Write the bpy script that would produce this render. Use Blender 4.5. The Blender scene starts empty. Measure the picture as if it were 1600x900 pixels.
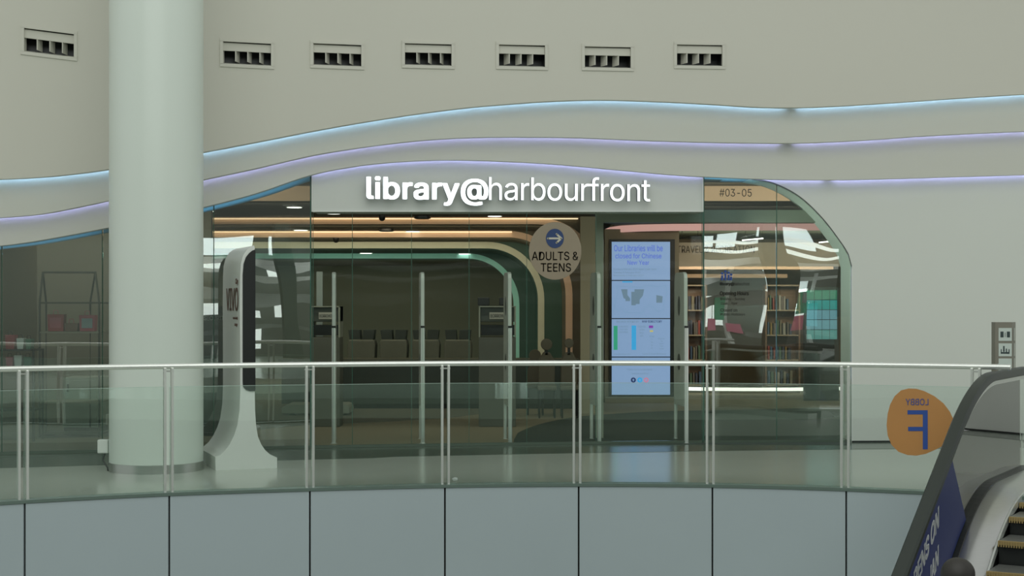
import bpy, math, random
from mathutils import Vector, Matrix
random.seed(7)
S = bpy.context.scene
COL = S.collection
F = 2400.0; EYE = 1.65; HZ = 474.0; CX = 800.0

# ------------------------------------------------------------------ camera, world, sky light, exposure
cd = bpy.data.cameras.new('camera'); cam = bpy.data.objects.new('camera', cd); COL.objects.link(cam)
cam.location = (0, 0, EYE); cam.rotation_euler = (math.pi/2, 0, 0)
cd.lens = 54.0; cd.sensor_width = 36.0; cd.shift_y = 24.0/1600.0; cd.clip_end = 300
S.camera = cam
w = bpy.data.worlds.new('world'); S.world = w; w.use_nodes = True
bg = w.node_tree.nodes['Background']
bg.inputs[0].default_value = (0.96, 0.99, 0.97, 1); bg.inputs[1].default_value = 0.58
S.view_settings.view_transform = 'Standard'; S.view_settings.look = 'None'
S.view_settings.gamma = 1; S.view_settings.exposure = 0.0
S.view_settings.use_curve_mapping = False

def area(name, loc, rot, sx, sy, power, col, spread=180):
    l = bpy.data.lights.new(name, 'AREA'); l.shape = 'RECTANGLE'; l.size = sx; l.size_y = sy
    l.energy = power; l.color = col; l.spread = math.radians(spread)
    o = bpy.data.objects.new(name, l); COL.objects.link(o); o.location = loc; o.rotation_euler = rot
    return o
# skylight over the atrium
area('skylight', (0, 4.0, 13.5), (math.radians(22), 0, 0), 16, 9, 640, (0.98, 1.0, 0.95))
# unseen daylight fill behind the viewer, added to brighten the lower wall
area('rear_fill', (0, -6.0, 8.6), (math.radians(76), 0, 0), 18, 5, 720, (0.95, 1.0, 0.97))
area('near_gallery_fill', (6, -3.5, 8.5), (math.radians(-55), 0, 0), 18, 3, 900, (0.95, 1.0, 0.98))  # unseen lamp added to light the near gallery for the glass reflections
# library ceiling light and added unseen fill, tilted inwards at portal and shelf faces
for k, (x, y, z, sx, p, tilt, c) in enumerate(((-4.4, 18.3, 3.05, 4.4, 14, 75, (1.0,.86,.66)), (2.9, 18.95, 3.08, 2.4, 8, 80, (1.0,.86,.66)), (-2.5, 19.9, 2.93, 11, 60, 35, (1.0,.93,.78)), (-3.0, 23.7, 2.83, 8, 75, 50, (1.0,.80,.58)), (-3.0, 25.8, 2.72, 7.5, 75, 50, (1.0,.80,.58)), (-3.3, 27.6, 2.60, 7, 45, 40, (.85,1.0,.85)), (-3.3, 30.5, 2.50, 6.4, 60, 35, (.9,1.0,.85)), (4.2, 20.5, 2.90, 4, 40, 30, (1.0,.93,.80)), (4.8, 25.2, 2.80, 3.2, 30, 40, (1.0,.85,.66)), (4.6, 27.2, 2.32, 3.4, 26, 88, (1.0,.80,.58)))):
    area('library_fill', (x, y, z), (math.radians(tilt), 0, 0), sx, .3, p, c)
area('reveal_fill', (2.7, 18.5, 2.1), (0, math.radians(-80), 0), .4, .4, 8, (.95,1.0,.92))  # unseen fill added to brighten the arch reveal
def area_up(name, p0, p1, wid, power, col):
    p0 = Vector(p0); p1 = Vector(p1); xa = (p1-p0).normalized(); ya = Vector((0,1,0)); za = xa.cross(ya).normalized()
    if za.z > 0: za = -za; 
    ya = za.cross(xa)
    l = bpy.data.lights.new(name, 'AREA'); l.shape = 'RECTANGLE'; l.size = (p1-p0).length; l.size_y = wid; l.energy = power; l.color = col
    o = bpy.data.objects.new(name, l); COL.objects.link(o)
    o.matrix_world = Matrix.Translation((p0+p1)/2) @ Matrix((xa, ya, za)).transposed().to_4x4()
area_up('blue_soffit_fill', (-6.2, 17.0, 2.05), (-4.6, 17.3, 2.35), .3, 1.2, (.25,.62,1.0))  # fixtureless lamps added below the soffits for their blue wash
area_up('blue_soffit_fill', (-3.9, 17.5, 2.50), (-2.35, 17.75, 2.88), .3, 1.8, (.25,.62,1.0))
area_up('blue_soffit_fill', (2.25, 18.4, 2.9), (2.8, 18.45, 2.9), .3, 1.2, (.25,.62,1.0))

# ------------------------------------------------------------------ materials
MC = {}
def mat(name, col=(.5,.5,.5), rough=.5, metal=0., var=.04, scale=6., emit=None, es=1., spec=.5, bump=0., bscale=40., aniso=None):
    if name in MC: return MC[name]
    m = bpy.data.materials.new(name); m.use_nodes = True; nt = m.node_tree
    b = nt.nodes['Principled BSDF']
    tc = nt.nodes.new('ShaderNodeTexCoord'); nz = nt.nodes.new('ShaderNodeTexNoise')
    nz.inputs['Scale'].default_value = scale; nz.inputs['Detail'].default_value = 3
    src = tc.outputs['Object']
    if aniso:
        mp = nt.nodes.new('ShaderNodeMapping'); mp.inputs['Scale'].default_value = aniso
        nt.links.new(src, mp.inputs['Vector']); src = mp.outputs['Vector']
    nt.links.new(src, nz.inputs['Vector'])
    mx = nt.nodes.new('ShaderNodeMix'); mx.data_type = 'RGBA'
    mx.inputs['A'].default_value = tuple(max(0, c*(1-var)) for c in col)+(1,)
    mx.inputs['B'].default_value = tuple(min(1, c*(1+var)) for c in col)+(1,)
    nt.links.new(nz.outputs['Fac'], mx.inputs['Factor']); nt.links.new(mx.outputs['Result'], b.inputs['Base Color'])
    b.inputs['Roughness'].default_value = rough; b.inputs['Metallic'].default_value = metal
    b.inputs['Specular IOR Level'].default_value = spec
    if bump:
        n2 = nt.nodes.new('ShaderNodeTexNoise'); n2.inputs['Scale'].default_value = bscale
        bp = nt.nodes.new('ShaderNodeBump'); bp.inputs['Strength'].default_value = bump; bp.inputs['Distance'].default_value = .02
        nt.links.new(src, n2.inputs['Vector']); nt.links.new(n2.outputs['Fac'], bp.inputs['Height']); nt.links.new(bp.outputs['Normal'], b.inputs['Normal'])
    if emit:
        b.inputs['Emission Color'].default_value = emit+(1,); b.inputs['Emission Strength'].default_value = es
    MC[name] = m; return m
def glass(name, tint, refl, f0=1.0, wav=0., wscale=.6, gl=(1,1,1)):
    if name in MC: return MC[name]
    m = bpy.data.materials.new(name); m.use_nodes = True; nt = m.node_tree; nt.nodes.clear()
    out = nt.nodes.new('ShaderNodeOutputMaterial'); t = nt.nodes.new('ShaderNodeBsdfTransparent'); g = nt.nodes.new('ShaderNodeBsdfGlossy')
    t.inputs[0].default_value = tint+(1,); g.inputs['Roughness'].default_value = 0.0; g.inputs[0].default_value = gl+(1,)
    fr = nt.nodes.new('ShaderNodeFresnel'); fr.inputs[0].default_value = 1.5
    ma = nt.nodes.new('ShaderNodeMath'); ma.operation = 'MULTIPLY_ADD'; ma.inputs[1].default_value = f0; ma.inputs[2].default_value = refl
    mx = nt.nodes.new('ShaderNodeMixShader')
    nt.links.new(fr.outputs[0], ma.inputs[0]); nt.links.new(ma.outputs[0], mx.inputs[0])
    nt.links.new(t.outputs[0], mx.inputs[1]); nt.links.new(g.outputs[0], mx.inputs[2]); nt.links.new(mx.outputs[0], out.inputs[0])
    if wav:
        tc = nt.nodes.new('ShaderNodeTexCoord'); n2 = nt.nodes.new('ShaderNodeTexNoise'); n2.inputs['Scale'].default_value = wscale; n2.inputs['Detail'].default_value = 1
        bp = nt.nodes.new('ShaderNodeBump'); bp.inputs['Strength'].default_value = wav; bp.inputs['Distance'].default_value = .1
        nt.links.new(tc.outputs['Object'], n2.inputs['Vector']); nt.links.new(n2.outputs['Fac'], bp.inputs['Height']); nt.links.new(bp.outputs['Normal'], g.inputs['Normal'])
    MC[name] = m; return m
def film(name, col, alpha):
    m = mat(name, col, .6); b = m.node_tree.nodes['Principled BSDF']; b.inputs['Alpha'].default_value = alpha; return m

M_wall = mat('wall_paint', (.60,.595,.515), .75, var=.02, scale=.6)
M_col = mat('column_paint', (.66,.73,.66), .35, var=.02, scale=1)
M_band = mat('band_paint', (.60,.61,.54), .7, var=.02, scale=.6)
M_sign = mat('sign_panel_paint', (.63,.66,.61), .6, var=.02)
M_steel = mat('brushed_steel', (.55,.56,.54), .28, 1., var=.08, scale=12, aniso=(1,1,30))
M_steel2 = mat('satin_steel', (.62,.64,.60), .35, .7, var=.05, scale=20)
M_chrome = mat('polished_steel', (.80,.83,.78), .22, .55, var=.03)
M_fascia = mat('fascia_panel', (.39,.46,.48), .45, var=.04, scale=.8)
M_gap = mat('dark_gap', (.02,.022,.02), .8)
M_floor = mat('walkway_tile', (.47,.51,.44), .16, var=.05, scale=1.2)
M_border = mat('border_tile', (.10,.13,.10), .18, var=.08, scale=2)
M_under = mat('slab_concrete', (.25,.25,.23), .8, var=.1)
M_reveal = mat('reveal_paint', (.72,.82,.72), .6)
M_blue = mat('blue_lit_soffit', (.30,.52,.60), .6, emit=None)  # blue LED light on the soffit put into its colour
M_dark = mat('black_plastic', (.012,.014,.013), .35)
M_rubber = mat('black_rubber', (.016,.024,.019), .42, var=.1, scale=10)
M_white = mat('white_plastic', (.72,.75,.70), .35, var=.02)
M_paper = mat('white_paper', (.8,.8,.78), .7)
M_carpet = mat('brown_carpet', (.23,.20,.13), .9, var=.12, scale=14)
M_carpet_g = mat('grey_carpet', (.13,.135,.105), .9, var=.12, scale=14)
M_carpet_d = mat('dark_carpet', (.045,.062,.048), .9, var=.12, scale=14)
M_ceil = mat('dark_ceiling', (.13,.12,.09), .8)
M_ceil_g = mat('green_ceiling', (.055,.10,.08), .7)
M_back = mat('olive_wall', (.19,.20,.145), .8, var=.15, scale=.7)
M_tan = mat('tan_panel', (.82,.60,.43), .6, var=.04, scale=3)
M_cream = mat('cream_panel', (.55,.60,.47), .6)
M_teal = mat('teal_panel', (.38,.80,.70), .6)
M_tealdark = mat('dark_teal_panel', (.03,.085,.065), .6)
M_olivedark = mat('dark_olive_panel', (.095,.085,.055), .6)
M_totem = mat('beige_laminate', (.30,.27,.19), .55)
M_wood = mat('brown_wood', (.20,.13,.08), .5, var=.25, scale=5, aniso=(1,1,8))
M_led_b = mat('blue_led', (.5,.7,1), emit=(.42,.66,1.0), es=18)
M_led_l = mat('lilac_led', (.6,.6,1), emit=(.50,.50,1.0), es=14)
M_led_w = mat('warm_led', (1,.8,.6), emit=(1.0,.72,.45), es=1.3)
M_led_white = mat('white_led', (1,1,1), emit=(1.0,.95,.85), es=1.8)
M_lamp = mat('lamp_diffuser', (1,1,1), emit=(1.0,.97,.9), es=3.)
M_letter = mat('lit_letter_face', (.9,.95,.95), emit=(.95,1.0,1.0), es=1.05)
M_glass = glass('clear_glass', (.91,.965,.935), .13, 1.3, wav=.09)
M_glass_door = glass('door_glass', (.95,.98,.96), .004, .12)
M_glass_rail = glass('rail_glass', (.962,.992,.982), .045, .7, gl=(.8,1,.92))
M_glass_esc = glass('escalator_glass', (.90,.95,.92), .10, 1.0)
M_edge = mat('glass_edge', (.05,.14,.10), .2)
M_edge_l = mat('glass_edge_light', (.42,.55,.48), .2)

# ------------------------------------------------------------------ mesh builder and object helpers
class MB:
    def __init__(s): s.v = []; s.f = []; s.mi = []; s.m = 0
    def add(s, vs, fs):
        n = len(s.v); s.v += [tuple(v) for v in vs]; s.f += [tuple(i+n for i in f) for f in fs]; s.mi += [s.m]*len(fs); return s
    def box(s, x0, y0, z0, x1, y1, z1, mtx=None):
        x0, x1 = sorted((x0, x1)); y0, y1 = sorted((y0, y1)); z0, z1 = sorted((z0, z1))
        vs = [(x0,y0,z0),(x1,y0,z0),(x1,y1,z0),(x0,y1,z0),(x0,y0,z1),(x1,y0,z1),(x1,y1,z1),(x0,y1,z1)]
        if mtx: vs = [mtx @ Vector(v) for v in vs]
        return s.add(vs, [(0,3,2,1),(4,5,6,7),(0,1,5,4),(1,2,6,5),(2,3,7,6),(3,0,4,7)])
    def prism(s, pts, vec):
        n = len(pts); vec = Vector(vec)
        vs = [Vector(p) for p in pts]; vs += [p+vec for p in vs]
        return s.add(vs, [tuple(range(n))[::-1], tuple(range(n, 2*n))] + [(i, (i+1)%n, n+(i+1)%n, n+i) for i in range(n)])
    def strip(s, A, B, vec):
        """solid between two polylines A and B (same length), thickened along vec"""
        n = len(A); v = Vector(vec)
        vs = [Vector(p) for p in A]+[Vector(p) for p in B]; vs += [p+v for p in vs]
        fs = []
        for i in range(n-1):
            fs += [(i, i+1, n+i+1, n+i), (2*n+i, 3*n+i, 3*n+i+1, 2*n+i+1), (i, 2*n+i, 2*n+i+1, i+1), (n+i, n+i+1, 3*n+i+1, 3*n+i)]
        fs += [(0, n, 3*n, 2*n), (n-1, 3*n-1, 4*n-1, 2*n-1)]
        return s.add(vs, fs)
    def tube(s, path, r, n=12, r2=None, cap=True):
        P = [Vector(p) for p in path]; base = len(s.v); vs = []; fs = []
        for i, p in enumerate(P):
            t = (P[min(i+1, len(P)-1)]-P[max(i-1, 0)]).normalized()
            a = t.cross(Vector((0,0,1)))
            if a.length < 1e-3: a = Vector((1,0,0))
            a.normalize(); b = t.cross(a).normalized()
            rr = r if r2 is None else r+(r2-r)*i/(len(P)-1)
            vs += [p+(a*math.cos(2*math.pi*k/n)+b*math.sin(2*math.pi*k/n))*rr for k in range(n)]
        for i in range(len(P)-1):
            for k in range(n): fs.append((i*n+k, i*n+(k+1)%n, (i+1)*n+(k+1)%n, (i+1)*n+k))
        if cap: fs += [tuple(range(n))[::-1], tuple(range((len(P)-1)*n, len(P)*n))]
        return s.add(vs, fs)
    def lathe(s, prof, c=(0,0,0), n=40):
        c = Vector(c); vs = []; fs = []
        for r, z in prof: vs += [c+Vector((r*math.cos(2*math.pi*k/n), r*math.sin(2*math.pi*k/n), z)) for k in range(n)]
        for i in range(len(prof)-1):
            for k in range(n): fs.append((i*n+k, i*n+(k+1)%n, (i+1)*n+(k+1)%n, (i+1)*n+k))
        fs += [tuple(range(n))[::-1], tuple(range((len(prof)-1)*n, len(prof)*n))]
        return s.add(vs, fs)
    def sphere(s, c, rx, ry, rz, n=16, m=10):
        prof = []; c = Vector(c); vs = []; fs = []
        for i in range(m+1):
            a = -math.pi/2+math.pi*i/m
            vs += [c+Vector((rx*math.cos(a)*math.cos(2*math.pi*k/n), ry*math.cos(a)*math.sin(2*math.pi*k/n), rz*math.sin(a))) for k in range(n)]
        for i in range(m):
            for k in range(n): fs.append((i*n+k, i*n+(k+1)%n, (i+1)*n+(k+1)%n, (i+1)*n+k))
        return s.add(vs, fs)

def matof(parent):
    m = Matrix.Identity(4); p = parent; ch = []
    while p is not None: ch.append(p); p = p.parent
    for p in reversed(ch): m = m @ (Matrix.Translation(p.location) @ p.rotation_euler.to_matrix().to_4x4())
    return m
def obj(name, mb, m, parent=None, world=True, smooth=False, bevel=0):
    me = bpy.data.meshes.new(name)
    vs = mb.v
    if parent is not None and world:
        inv = matof(parent).inverted(); vs = [tuple(inv @ Vector(v)) for v in vs]
    me.from_pydata([tuple(v) for v in vs], [], mb.f)
    ms = m if isinstance(m, (list, tuple)) else [m]
    for k in ms: me.materials.append(k)
    if len(ms) > 1: me.polygons.foreach_set('material_index', mb.mi)
    import bmesh
    b = bmesh.new(); b.from_mesh(me); bmesh.ops.recalc_face_normals(b, faces=b.faces); b.to_mesh(me); b.free()
    if smooth:
        me.polygons.foreach_set('use_smooth', [True]*len(me.polygons))
        me.set_sharp_from_angle(angle=math.radians(40))
    me.update()
    o = bpy.data.objects.new(name, me); COL.objects.link(o); o.parent = parent
    if bevel:
        md = o.modifiers.new('bevel', 'BEVEL'); md.width = bevel; md.segments = 2; md.limit_method = 'ANGLE'
    return o
def tag(o, label, cat, group=None, kind=None):
    o['label'] = label; o['category'] = cat
    if group: o['group'] = group
    if kind: o['kind'] = kind
    return o
def thing(name, label, cat, loc=(0,0,0), rz=0, group=None):
    o = bpy.data.objects.new(name, None); COL.objects.link(o); o.empty_display_size = .1
    o.location = loc; o.rotation_euler = (0, 0, rz); return tag(o, label, cat, group)
def struct(name, mb, m, label=None, parent=None, **k):
    o = obj(name, mb, m, parent, **k)
    if parent is None:
        o['kind'] = 'structure'
        if label: o['label'] = label
    return o
def copy_tree(o, parent=None):
    c = o.copy(); COL.objects.link(c); c.parent = parent
    for ch in list(o.children): copy_tree(ch, c)
    return c

FONT = None
try: FONT = bpy.data.fonts.load(bpy.utils.system_resource('DATAFILES')+'/fonts/Inter.woff2')
except Exception: FONT = None
_tc = {}
def text_geo(body, bold=0., off=0., spacing=1.):
    key = (body, bold, off, spacing)
    if key in _tc: return _tc[key]
    c = bpy.data.curves.new('txt', 'FONT'); c.body = body; c.offset = off; c.extrude = .5; c.resolution_u = 4; c.space_character = spacing; c.space_line = .95; c.align_x = 'CENTER' if '\n' in body else 'LEFT'
    if FONT: c.font = FONT
    o = bpy.data.objects.new('txt', c); COL.objects.link(o)
    dg = bpy.context.evaluated_depsgraph_get(); dg.update()
    me = bpy.data.meshes.new_from_object(o.evaluated_get(dg))
    vs = [tuple(v.co) for v in me.vertices]; fs = [tuple(p.vertices) for p in me.polygons]
    bpy.data.objects.remove(o); bpy.data.curves.remove(c); bpy.data.meshes.remove(me)
    if bold:
        V, FF = [], []
        for dx, dy in ((-1,-.6),(1,-.6),(-1,.6),(1,.6),(0,0)):
            n = len(V); V += [(x+dx*bold, y+dy*bold, z) for x, y, z in vs]; FF += [tuple(i+n for i in f) for f in fs]
        vs, fs = V, FF
    x0 = min(v[0] for v in vs); x1 = max(v[0] for v in vs); y0 = min(v[1] for v in vs); y1 = max(v[1] for v in vs)
    r = ([((x-x0)/(x1-x0), (y-y0)/(y1-y0), z+.5) for x, y, z in vs], fs, (x1-x0)/(y1-y0))
    _tc[key] = r; return r
def text(mb, body, o, right, up, out, width, height, thick=.004, **k):
    """fit the words into width x height starting at corner o; thickness grows along out"""
    vs, fs, asp = text_geo(body, **k)
    o = Vector(o); right = Vector(right).normalized(); up = Vector(up).normalized(); out = Vector(out).normalized()
    if width is None: width = asp*height
    mb.add([o+right*(x*width)+up*(y*height)+out*(z*thick) for x, y, z in vs], fs); return mb

# ------------------------------------------------------------------ geometry of the place
def interp(pts, x):
    if x <= pts[0][0]:
        (a, b), (c, d) = pts[0], pts[1]; return b+(d-b)/(c-a)*(x-a)
    if x >= pts[-1][0]:
        (a, b), (c, d) = pts[-2], pts[-1]; return b+(d-b)/(c-a)*(x-a)
    for i in range(len(pts)-1):
        if pts[i][0] <= x <= pts[i+1][0]:
            p0 = pts[max(i-1, 0)]; p1 = pts[i]; p2 = pts[i+1]; p3 = pts[min(i+2, len(pts)-1)]
            m1 = (p2[1]-p0[1])/(p2[0]-p0[0]); m2 = (p3[1]-p1[1])/(p3[0]-p1[0]); h = p2[0]-p1[0]; t = (x-p1[0])/h
            return (2*t**3-3*t*t+1)*p1[1]+(t**3-2*t*t+t)*h*m1+(-2*t**3+3*t*t)*p2[1]+(t**3-t*t)*h*m2
def YW(X): return 17.8+.1438*X-.01095*X*X if X > -7 else 17.8+.1438*-7-.01095*49+(X+7)*.297
def P(x, y, Y): return Vector(((x-CX)/F*Y, Y, EYE-(y-HZ)/F*Y))
def WP(x, y, o=0.):
    Y = 17.8
    for _ in range(12): Y = YW((x-CX)/F*Y)-o
    return P(x, y, Y)
def DF(y): return EYE*F/(y-HZ)          # distance of a floor point seen at height y
def wn(X):                              # unit tangent and outward normal (towards the atrium) of the facade
    d = (YW(X+.01)-YW(X-.01))/.02; t = Vector((1, d, 0)).normalized(); return t, Vector((t.y, -t.x, 0))

C0 = [(-700,290),(-400,292),(0,280),(85,275),(172,264),(316,238),(400,222),(487,205),(560,192),(650,178),(730,168),(800,162),(860,158),(940,156),(1040,159),(1100,162),(1180,167),(1240,168),(1300,166),(1400,160),(1500,153),(1600,147),(1800,138),(2300,132)]
C1 = [(-700,372),(-400,365),(0,340),(60,335),(100,328),(172,313),(316,281),(400,263),(487,243),(560,231),(650,220),(730,215),(800,214),(900,215),(1000,219),(1100,222),(1200,223.5),(1260,223),(1350,219),(1450,212),(1600,205),(1800,198),(2300,194)]
C2 = [(-700,440),(-400,425),(0,384),(60,376),(172,355),(316,324),(400,302),(487,273),(560,259),(620,253),(690,250),(760,251),(860,256),(950,264),(1050,273),(1100,276),(1200,280),(1300,281),(1400,279),(1500,276),(1600,273),(1800,268),(2300,266)]
def xr(a, b, st=14): 
    n = max(1, int(abs(b-a)/st)); return [a+(b-a)*i/n for i in range(n+1)]
BACK = Vector((0, .10, 0))
XL, XR = -680, 2280

VENTS = [(37,43,116,82,4.5),(348,64,424,101,1),(489,67,565,103,.5),(632,67,706,103,0),(779,69,852,105,0),(913,72,986,107,0),(1057,69,1129,104,0)]
# upper wall with openings cut for the air vents
mb = MB(); x = XL
br = sorted({XL, XR} | {v[0] for v in VENTS} | {v[2] for v in VENTS})
for a, b in zip(br[:-1], br[1:]):
    v = next((v for v in VENTS if v[0] == a and v[2] == b), None)
    xs = xr(a, b)
    top = [WP(q, HZ, .45) + Vector((0, 0, 11-EYE)) for q in xs]
    low = [WP(q, interp(C0, q), .45) for q in xs]
    if v is None: mb.strip(top, low, BACK)
    else:
        sl = lambda q: (q-v[0])/(v[2]-v[0])*v[4]*1.5
        mb.strip(top, [WP(q, v[1]+sl(q), .45) for q in xs], BACK)
        mb.strip([WP(q, v[3]+sl(q), .45) for q in xs], low, BACK)
struct('wall_upper', mb, M_wall, 'pale upper atrium wall above the wavy light bands', smooth=True)
for nm, CA, CB, off, m, lab in (('trim_1', C0, C1, .30, M_band, 'upper wavy pale band across the atrium wall'), ('trim_2', C1, C2, .15, M_band, 'lower wavy pale band across the atrium wall')):
    mb = MB(); xs = xr(XL, XR)
    mb.strip([WP(q, interp(CA, q)-14, off) for q in xs], [WP(q, interp(CB, q), off) for q in xs], BACK)
    struct(nm, mb, m, lab, smooth=True)
# lower wall: right of the arch, left end outside the frame
ARCH = [(1172,279),(1210,287),(1250,308),(1285,341),(1312,376),(1327,400),(1331,416)]
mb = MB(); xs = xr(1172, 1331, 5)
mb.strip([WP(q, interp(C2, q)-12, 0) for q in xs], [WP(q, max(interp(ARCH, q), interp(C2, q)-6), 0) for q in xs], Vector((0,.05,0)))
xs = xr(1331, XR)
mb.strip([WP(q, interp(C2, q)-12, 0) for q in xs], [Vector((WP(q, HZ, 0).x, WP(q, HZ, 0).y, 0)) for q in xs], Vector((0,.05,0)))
struct('wall_right', mb, mat('lower_wall_lightened', (.67,.70,.64), .7, var=.02, scale=.6), 'pale wall right of the glass shopfront arch', smooth=True)  # cooler paint, also lightened to make up for weak light low down
# strip of wall seen over the top of the right hand glass and behind sign
# thickness of the wall behind the arch glass
mb = MB()
A = [WP(x, y, -.07) for x, y in [(1172,279)]+[(q, interp(ARCH, q)) for q in xr(1180, 1331, 6)]]
A += [Vector((A[-1].x, A[-1].y, 0))]
Bk = [p+Vector((0,.62,0)) for p in A]
out = [p+Vector((.12, 0, .03)) for p in A]
mb.strip(A, out, Vector((0,.62,0)))
struct('trim_3', mb, M_reveal, 'grey green reveal inside the arch', smooth=True)
# blue soffits inside the wavy lower edge
mb = MB()
for xa, xb in ((-200, 487), (1100, 1176)):
    xs = xr(xa, xb, 12)
    mb.strip([WP(q, interp(C2, q)-5, -.07) for q in xs], [WP(q, interp(C2, q)-.5, -.07) for q in xs], Vector((0,.62,0)))
struct('trim_4', mb, M_blue, 'blue lit soffit behind the lower wavy edge', smooth=True)
# dark slim skirting line under the right wall
mb = MB(); xs = xr(1331, XR)
pts = [WP(q, HZ, .006) for q in xs]
mb.strip([Vector((p.x, p.y, .022)) for p in pts], [Vector((p.x, p.y, .0)) for p in pts], BACK)
struct('baseboard_right', mb, M_gap)

# LED strips tucked under the lips
def led(name, label, C, off, m, spans):
    t = thing(name, label, 'light strip', WP(spans[0][0], interp(C, spans[0][0]), off-.1), 0, None)
    for a, b in spans:
        mb = MB(); xs = xr(a, b, 10)
        mb.strip([WP(q, interp(C, q)-2.2, off-.075) for q in xs], [WP(q, interp(C, q)-1.2, off-.075) for q in xs], Vector((0,.028,0)))
        obj('led_tube', mb, m, t)
    return t
led('led_strip', 'long pale blue light strip hidden under the top wavy lip', C0, .45, M_led_b, [(-600,1226),(1246,2200)])
led('led_strip', 'long lilac light strip hidden under the middle wavy lip', C1, .30, M_led_l, [(-600,1221),(1243,2200)])
led('led_strip', 'lilac light strip above the white library sign and right wall', C2, .15, M_led_l, [(488,1098),(1178,1290),(1302,2200)])

# air vents
for i, (x0, y0, x1, y1, tl) in enumerate(VENTS):
    p0 = WP(x0, y0, .45); p1 = WP(x1, y1, .45); pc = (p0+p1)/2; t_, n_ = wn(pc.x)
    W = (Vector((p1.x-p0.x, p1.y-p0.y, 0))).length; H = (y1-y0-1)*WP(x0, y0, .45).y/F
    labs = ['air vent left of the white column, tilted slightly', 'air vent immediately right of the white column', 'second air vent right of the column, left of the sign', 'air vent above the word library', 'fourth air vent right of the column, above the sign middle', 'fifth air vent right of the column, above the word harbourfront', 'rightmost air vent high on the atrium wall']
    v = thing('air_vent', 'white slotted '+labs[i], 'vent', Vector((p0.x, p0.y, p0.z)), math.atan2(p1.y-p0.y, p1.x-p0.x), 'air vents along the upper wall')
    sh = Matrix.Identity(4)
    slope = -tl*1.5*p0.y/F/W
    def B(mb, a, c, lo, d0, d1, hi):       # local: x right, z down from top, y depth
        vs = [(a, d0, -lo+slope*a), (c, d0, -lo+slope*c), (c, d1, -lo+slope*c), (a, d1, -lo+slope*a), (a, d0, -hi+slope*a), (c, d0, -hi+slope*c), (c, d1, -hi+slope*c), (a, d1, -hi+slope*a)]
        mb.add(vs, [(0,3,2,1),(4,5,6,7),(0,1,5,4),(1,2,6,5),(2,3,7,6),(3,0,4,7)])
    fr = MB(); e = .030
    B(fr, -e, W+e, -e, -.012, .01, .004); B(fr, -e, W+e, H-.004, -.012, .01, H+e); B(fr, -e, .004, 0, -.012, .01, H); B(fr, W-.004, W+e, 0, -.012, .01, H)
    obj('frame', fr, M_wall, v, world=False)
    bx = MB(); B(bx, -.02, W+.02, -.02, .30, .32, H+.02); B(bx, -.03, -.005, -.02, .101, .30, H+.02); B(bx, W+.005, W+.03, -.02, .101, .30, H+.02); B(bx, -.02, W+.02, -.03, .101, .30, -.005)
    obj('duct', bx, M_dark, v, world=False)
    fl = MB(); B(fl, .004, W-.004, .014, .02, .04, H*.40)
    obj('flap', fl, M_wall, v, world=False)
    sl = MB(); yb = H*.80
    sl.add([(.002, .0, -H+.006), (W-.002, .0, -H+slope*W+.006), (W-.002, .22, -yb+slope*W), (.002, .22, -yb), (.002, .22, -H-.01), (W-.002, .22, -H-.01+slope*W)], [(0,1,2,3),(3,2,5,4),(0,4,5,1),(0,3,4),(1,5,2)])
    obj('sill', sl, M_band, v, world=False)
    for k in range(1, 4):
        sg_ = 1 if pc.x < 0 else -1
        d = MB(); xk = W*k/4+sg_*.006; q_ = [(xk-.004, .02), (xk+.004, .02), (xk+.004+sg_*.046, .14), (xk-.004+sg_*.046, .14)]
        d.prism([(a_, b_, slope*a_-H*.84) for a_, b_ in q_], (0, 0, H*.46))
        obj('divider', d, M_wall, v, world=False)

# sign panel with lit letters
sp = thing('fascia_sign', 'pale fascia sign panel with glowing white library lettering over the entrance', 'sign', WP(487, 330, .04))
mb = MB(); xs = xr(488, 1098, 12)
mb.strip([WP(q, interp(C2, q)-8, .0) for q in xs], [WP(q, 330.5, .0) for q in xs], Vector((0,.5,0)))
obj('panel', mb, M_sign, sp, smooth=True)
mb = MB()
for q in (487.6, 1098.4):
    a = WP(q, 330.8, .02); b = WP(q, interp(C2, q)-4, .02); mb.box(a.x-.006, a.y, a.z, a.x+.006, a.y+.2, b.z)
xs = xr(488, 1098, 20); mb.strip([WP(q, 329.5, .012) for q in xs], [WP(q, 331, .012) for q in xs], Vector((0,.05,0)))
obj('edge_trim', mb, M_white, sp)
a = WP(573, 313, .05); b = WP(1013, 313, .05); rt = (b-a); rt.z = 0
def letters(word, xa, xb, ya, yb, **k):
    A = WP(xa, yb, .085); B_ = WP(xb, yb, .085); r = B_-A; r.z = 0; up = (0,0,1); out = Vector((r.y, -r.x, 0))
    t_ = k.pop('thick', .030); mb = MB(); text(mb, word, A+out*k.pop('push', 0.), r, up, out, r.length, (yb-ya)*A.y/F, t_, **k); return mb
M_ret = mat('letter_return_shade', (.20,.23,.24), .5)  # dim shadow around the lit letters put into this dark grey
for word, xa_, xb_, ya_, yb_, bo, spc, lab in (('library@', 572, 762, 275.5, 320.5, .022, 1.03, 'bold glowing white letters library@'), ('harbourfront', 763, 1014, 276, 313.5, .0, .96, 'thin glowing white letters harbourfront')):
    ch = obj('lit_letters', letters(word, xa_, xb_, ya_, yb_, bold=bo, spacing=spc, thick=.004, push=.032), M_letter, sp); ch['label'] = lab
    obj('letter_return_shade', letters(word, xa_-.4, xb_+.4, ya_-.3, yb_+.3, bold=bo+.004, spacing=spc, thick=.034), M_ret, ch)

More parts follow.
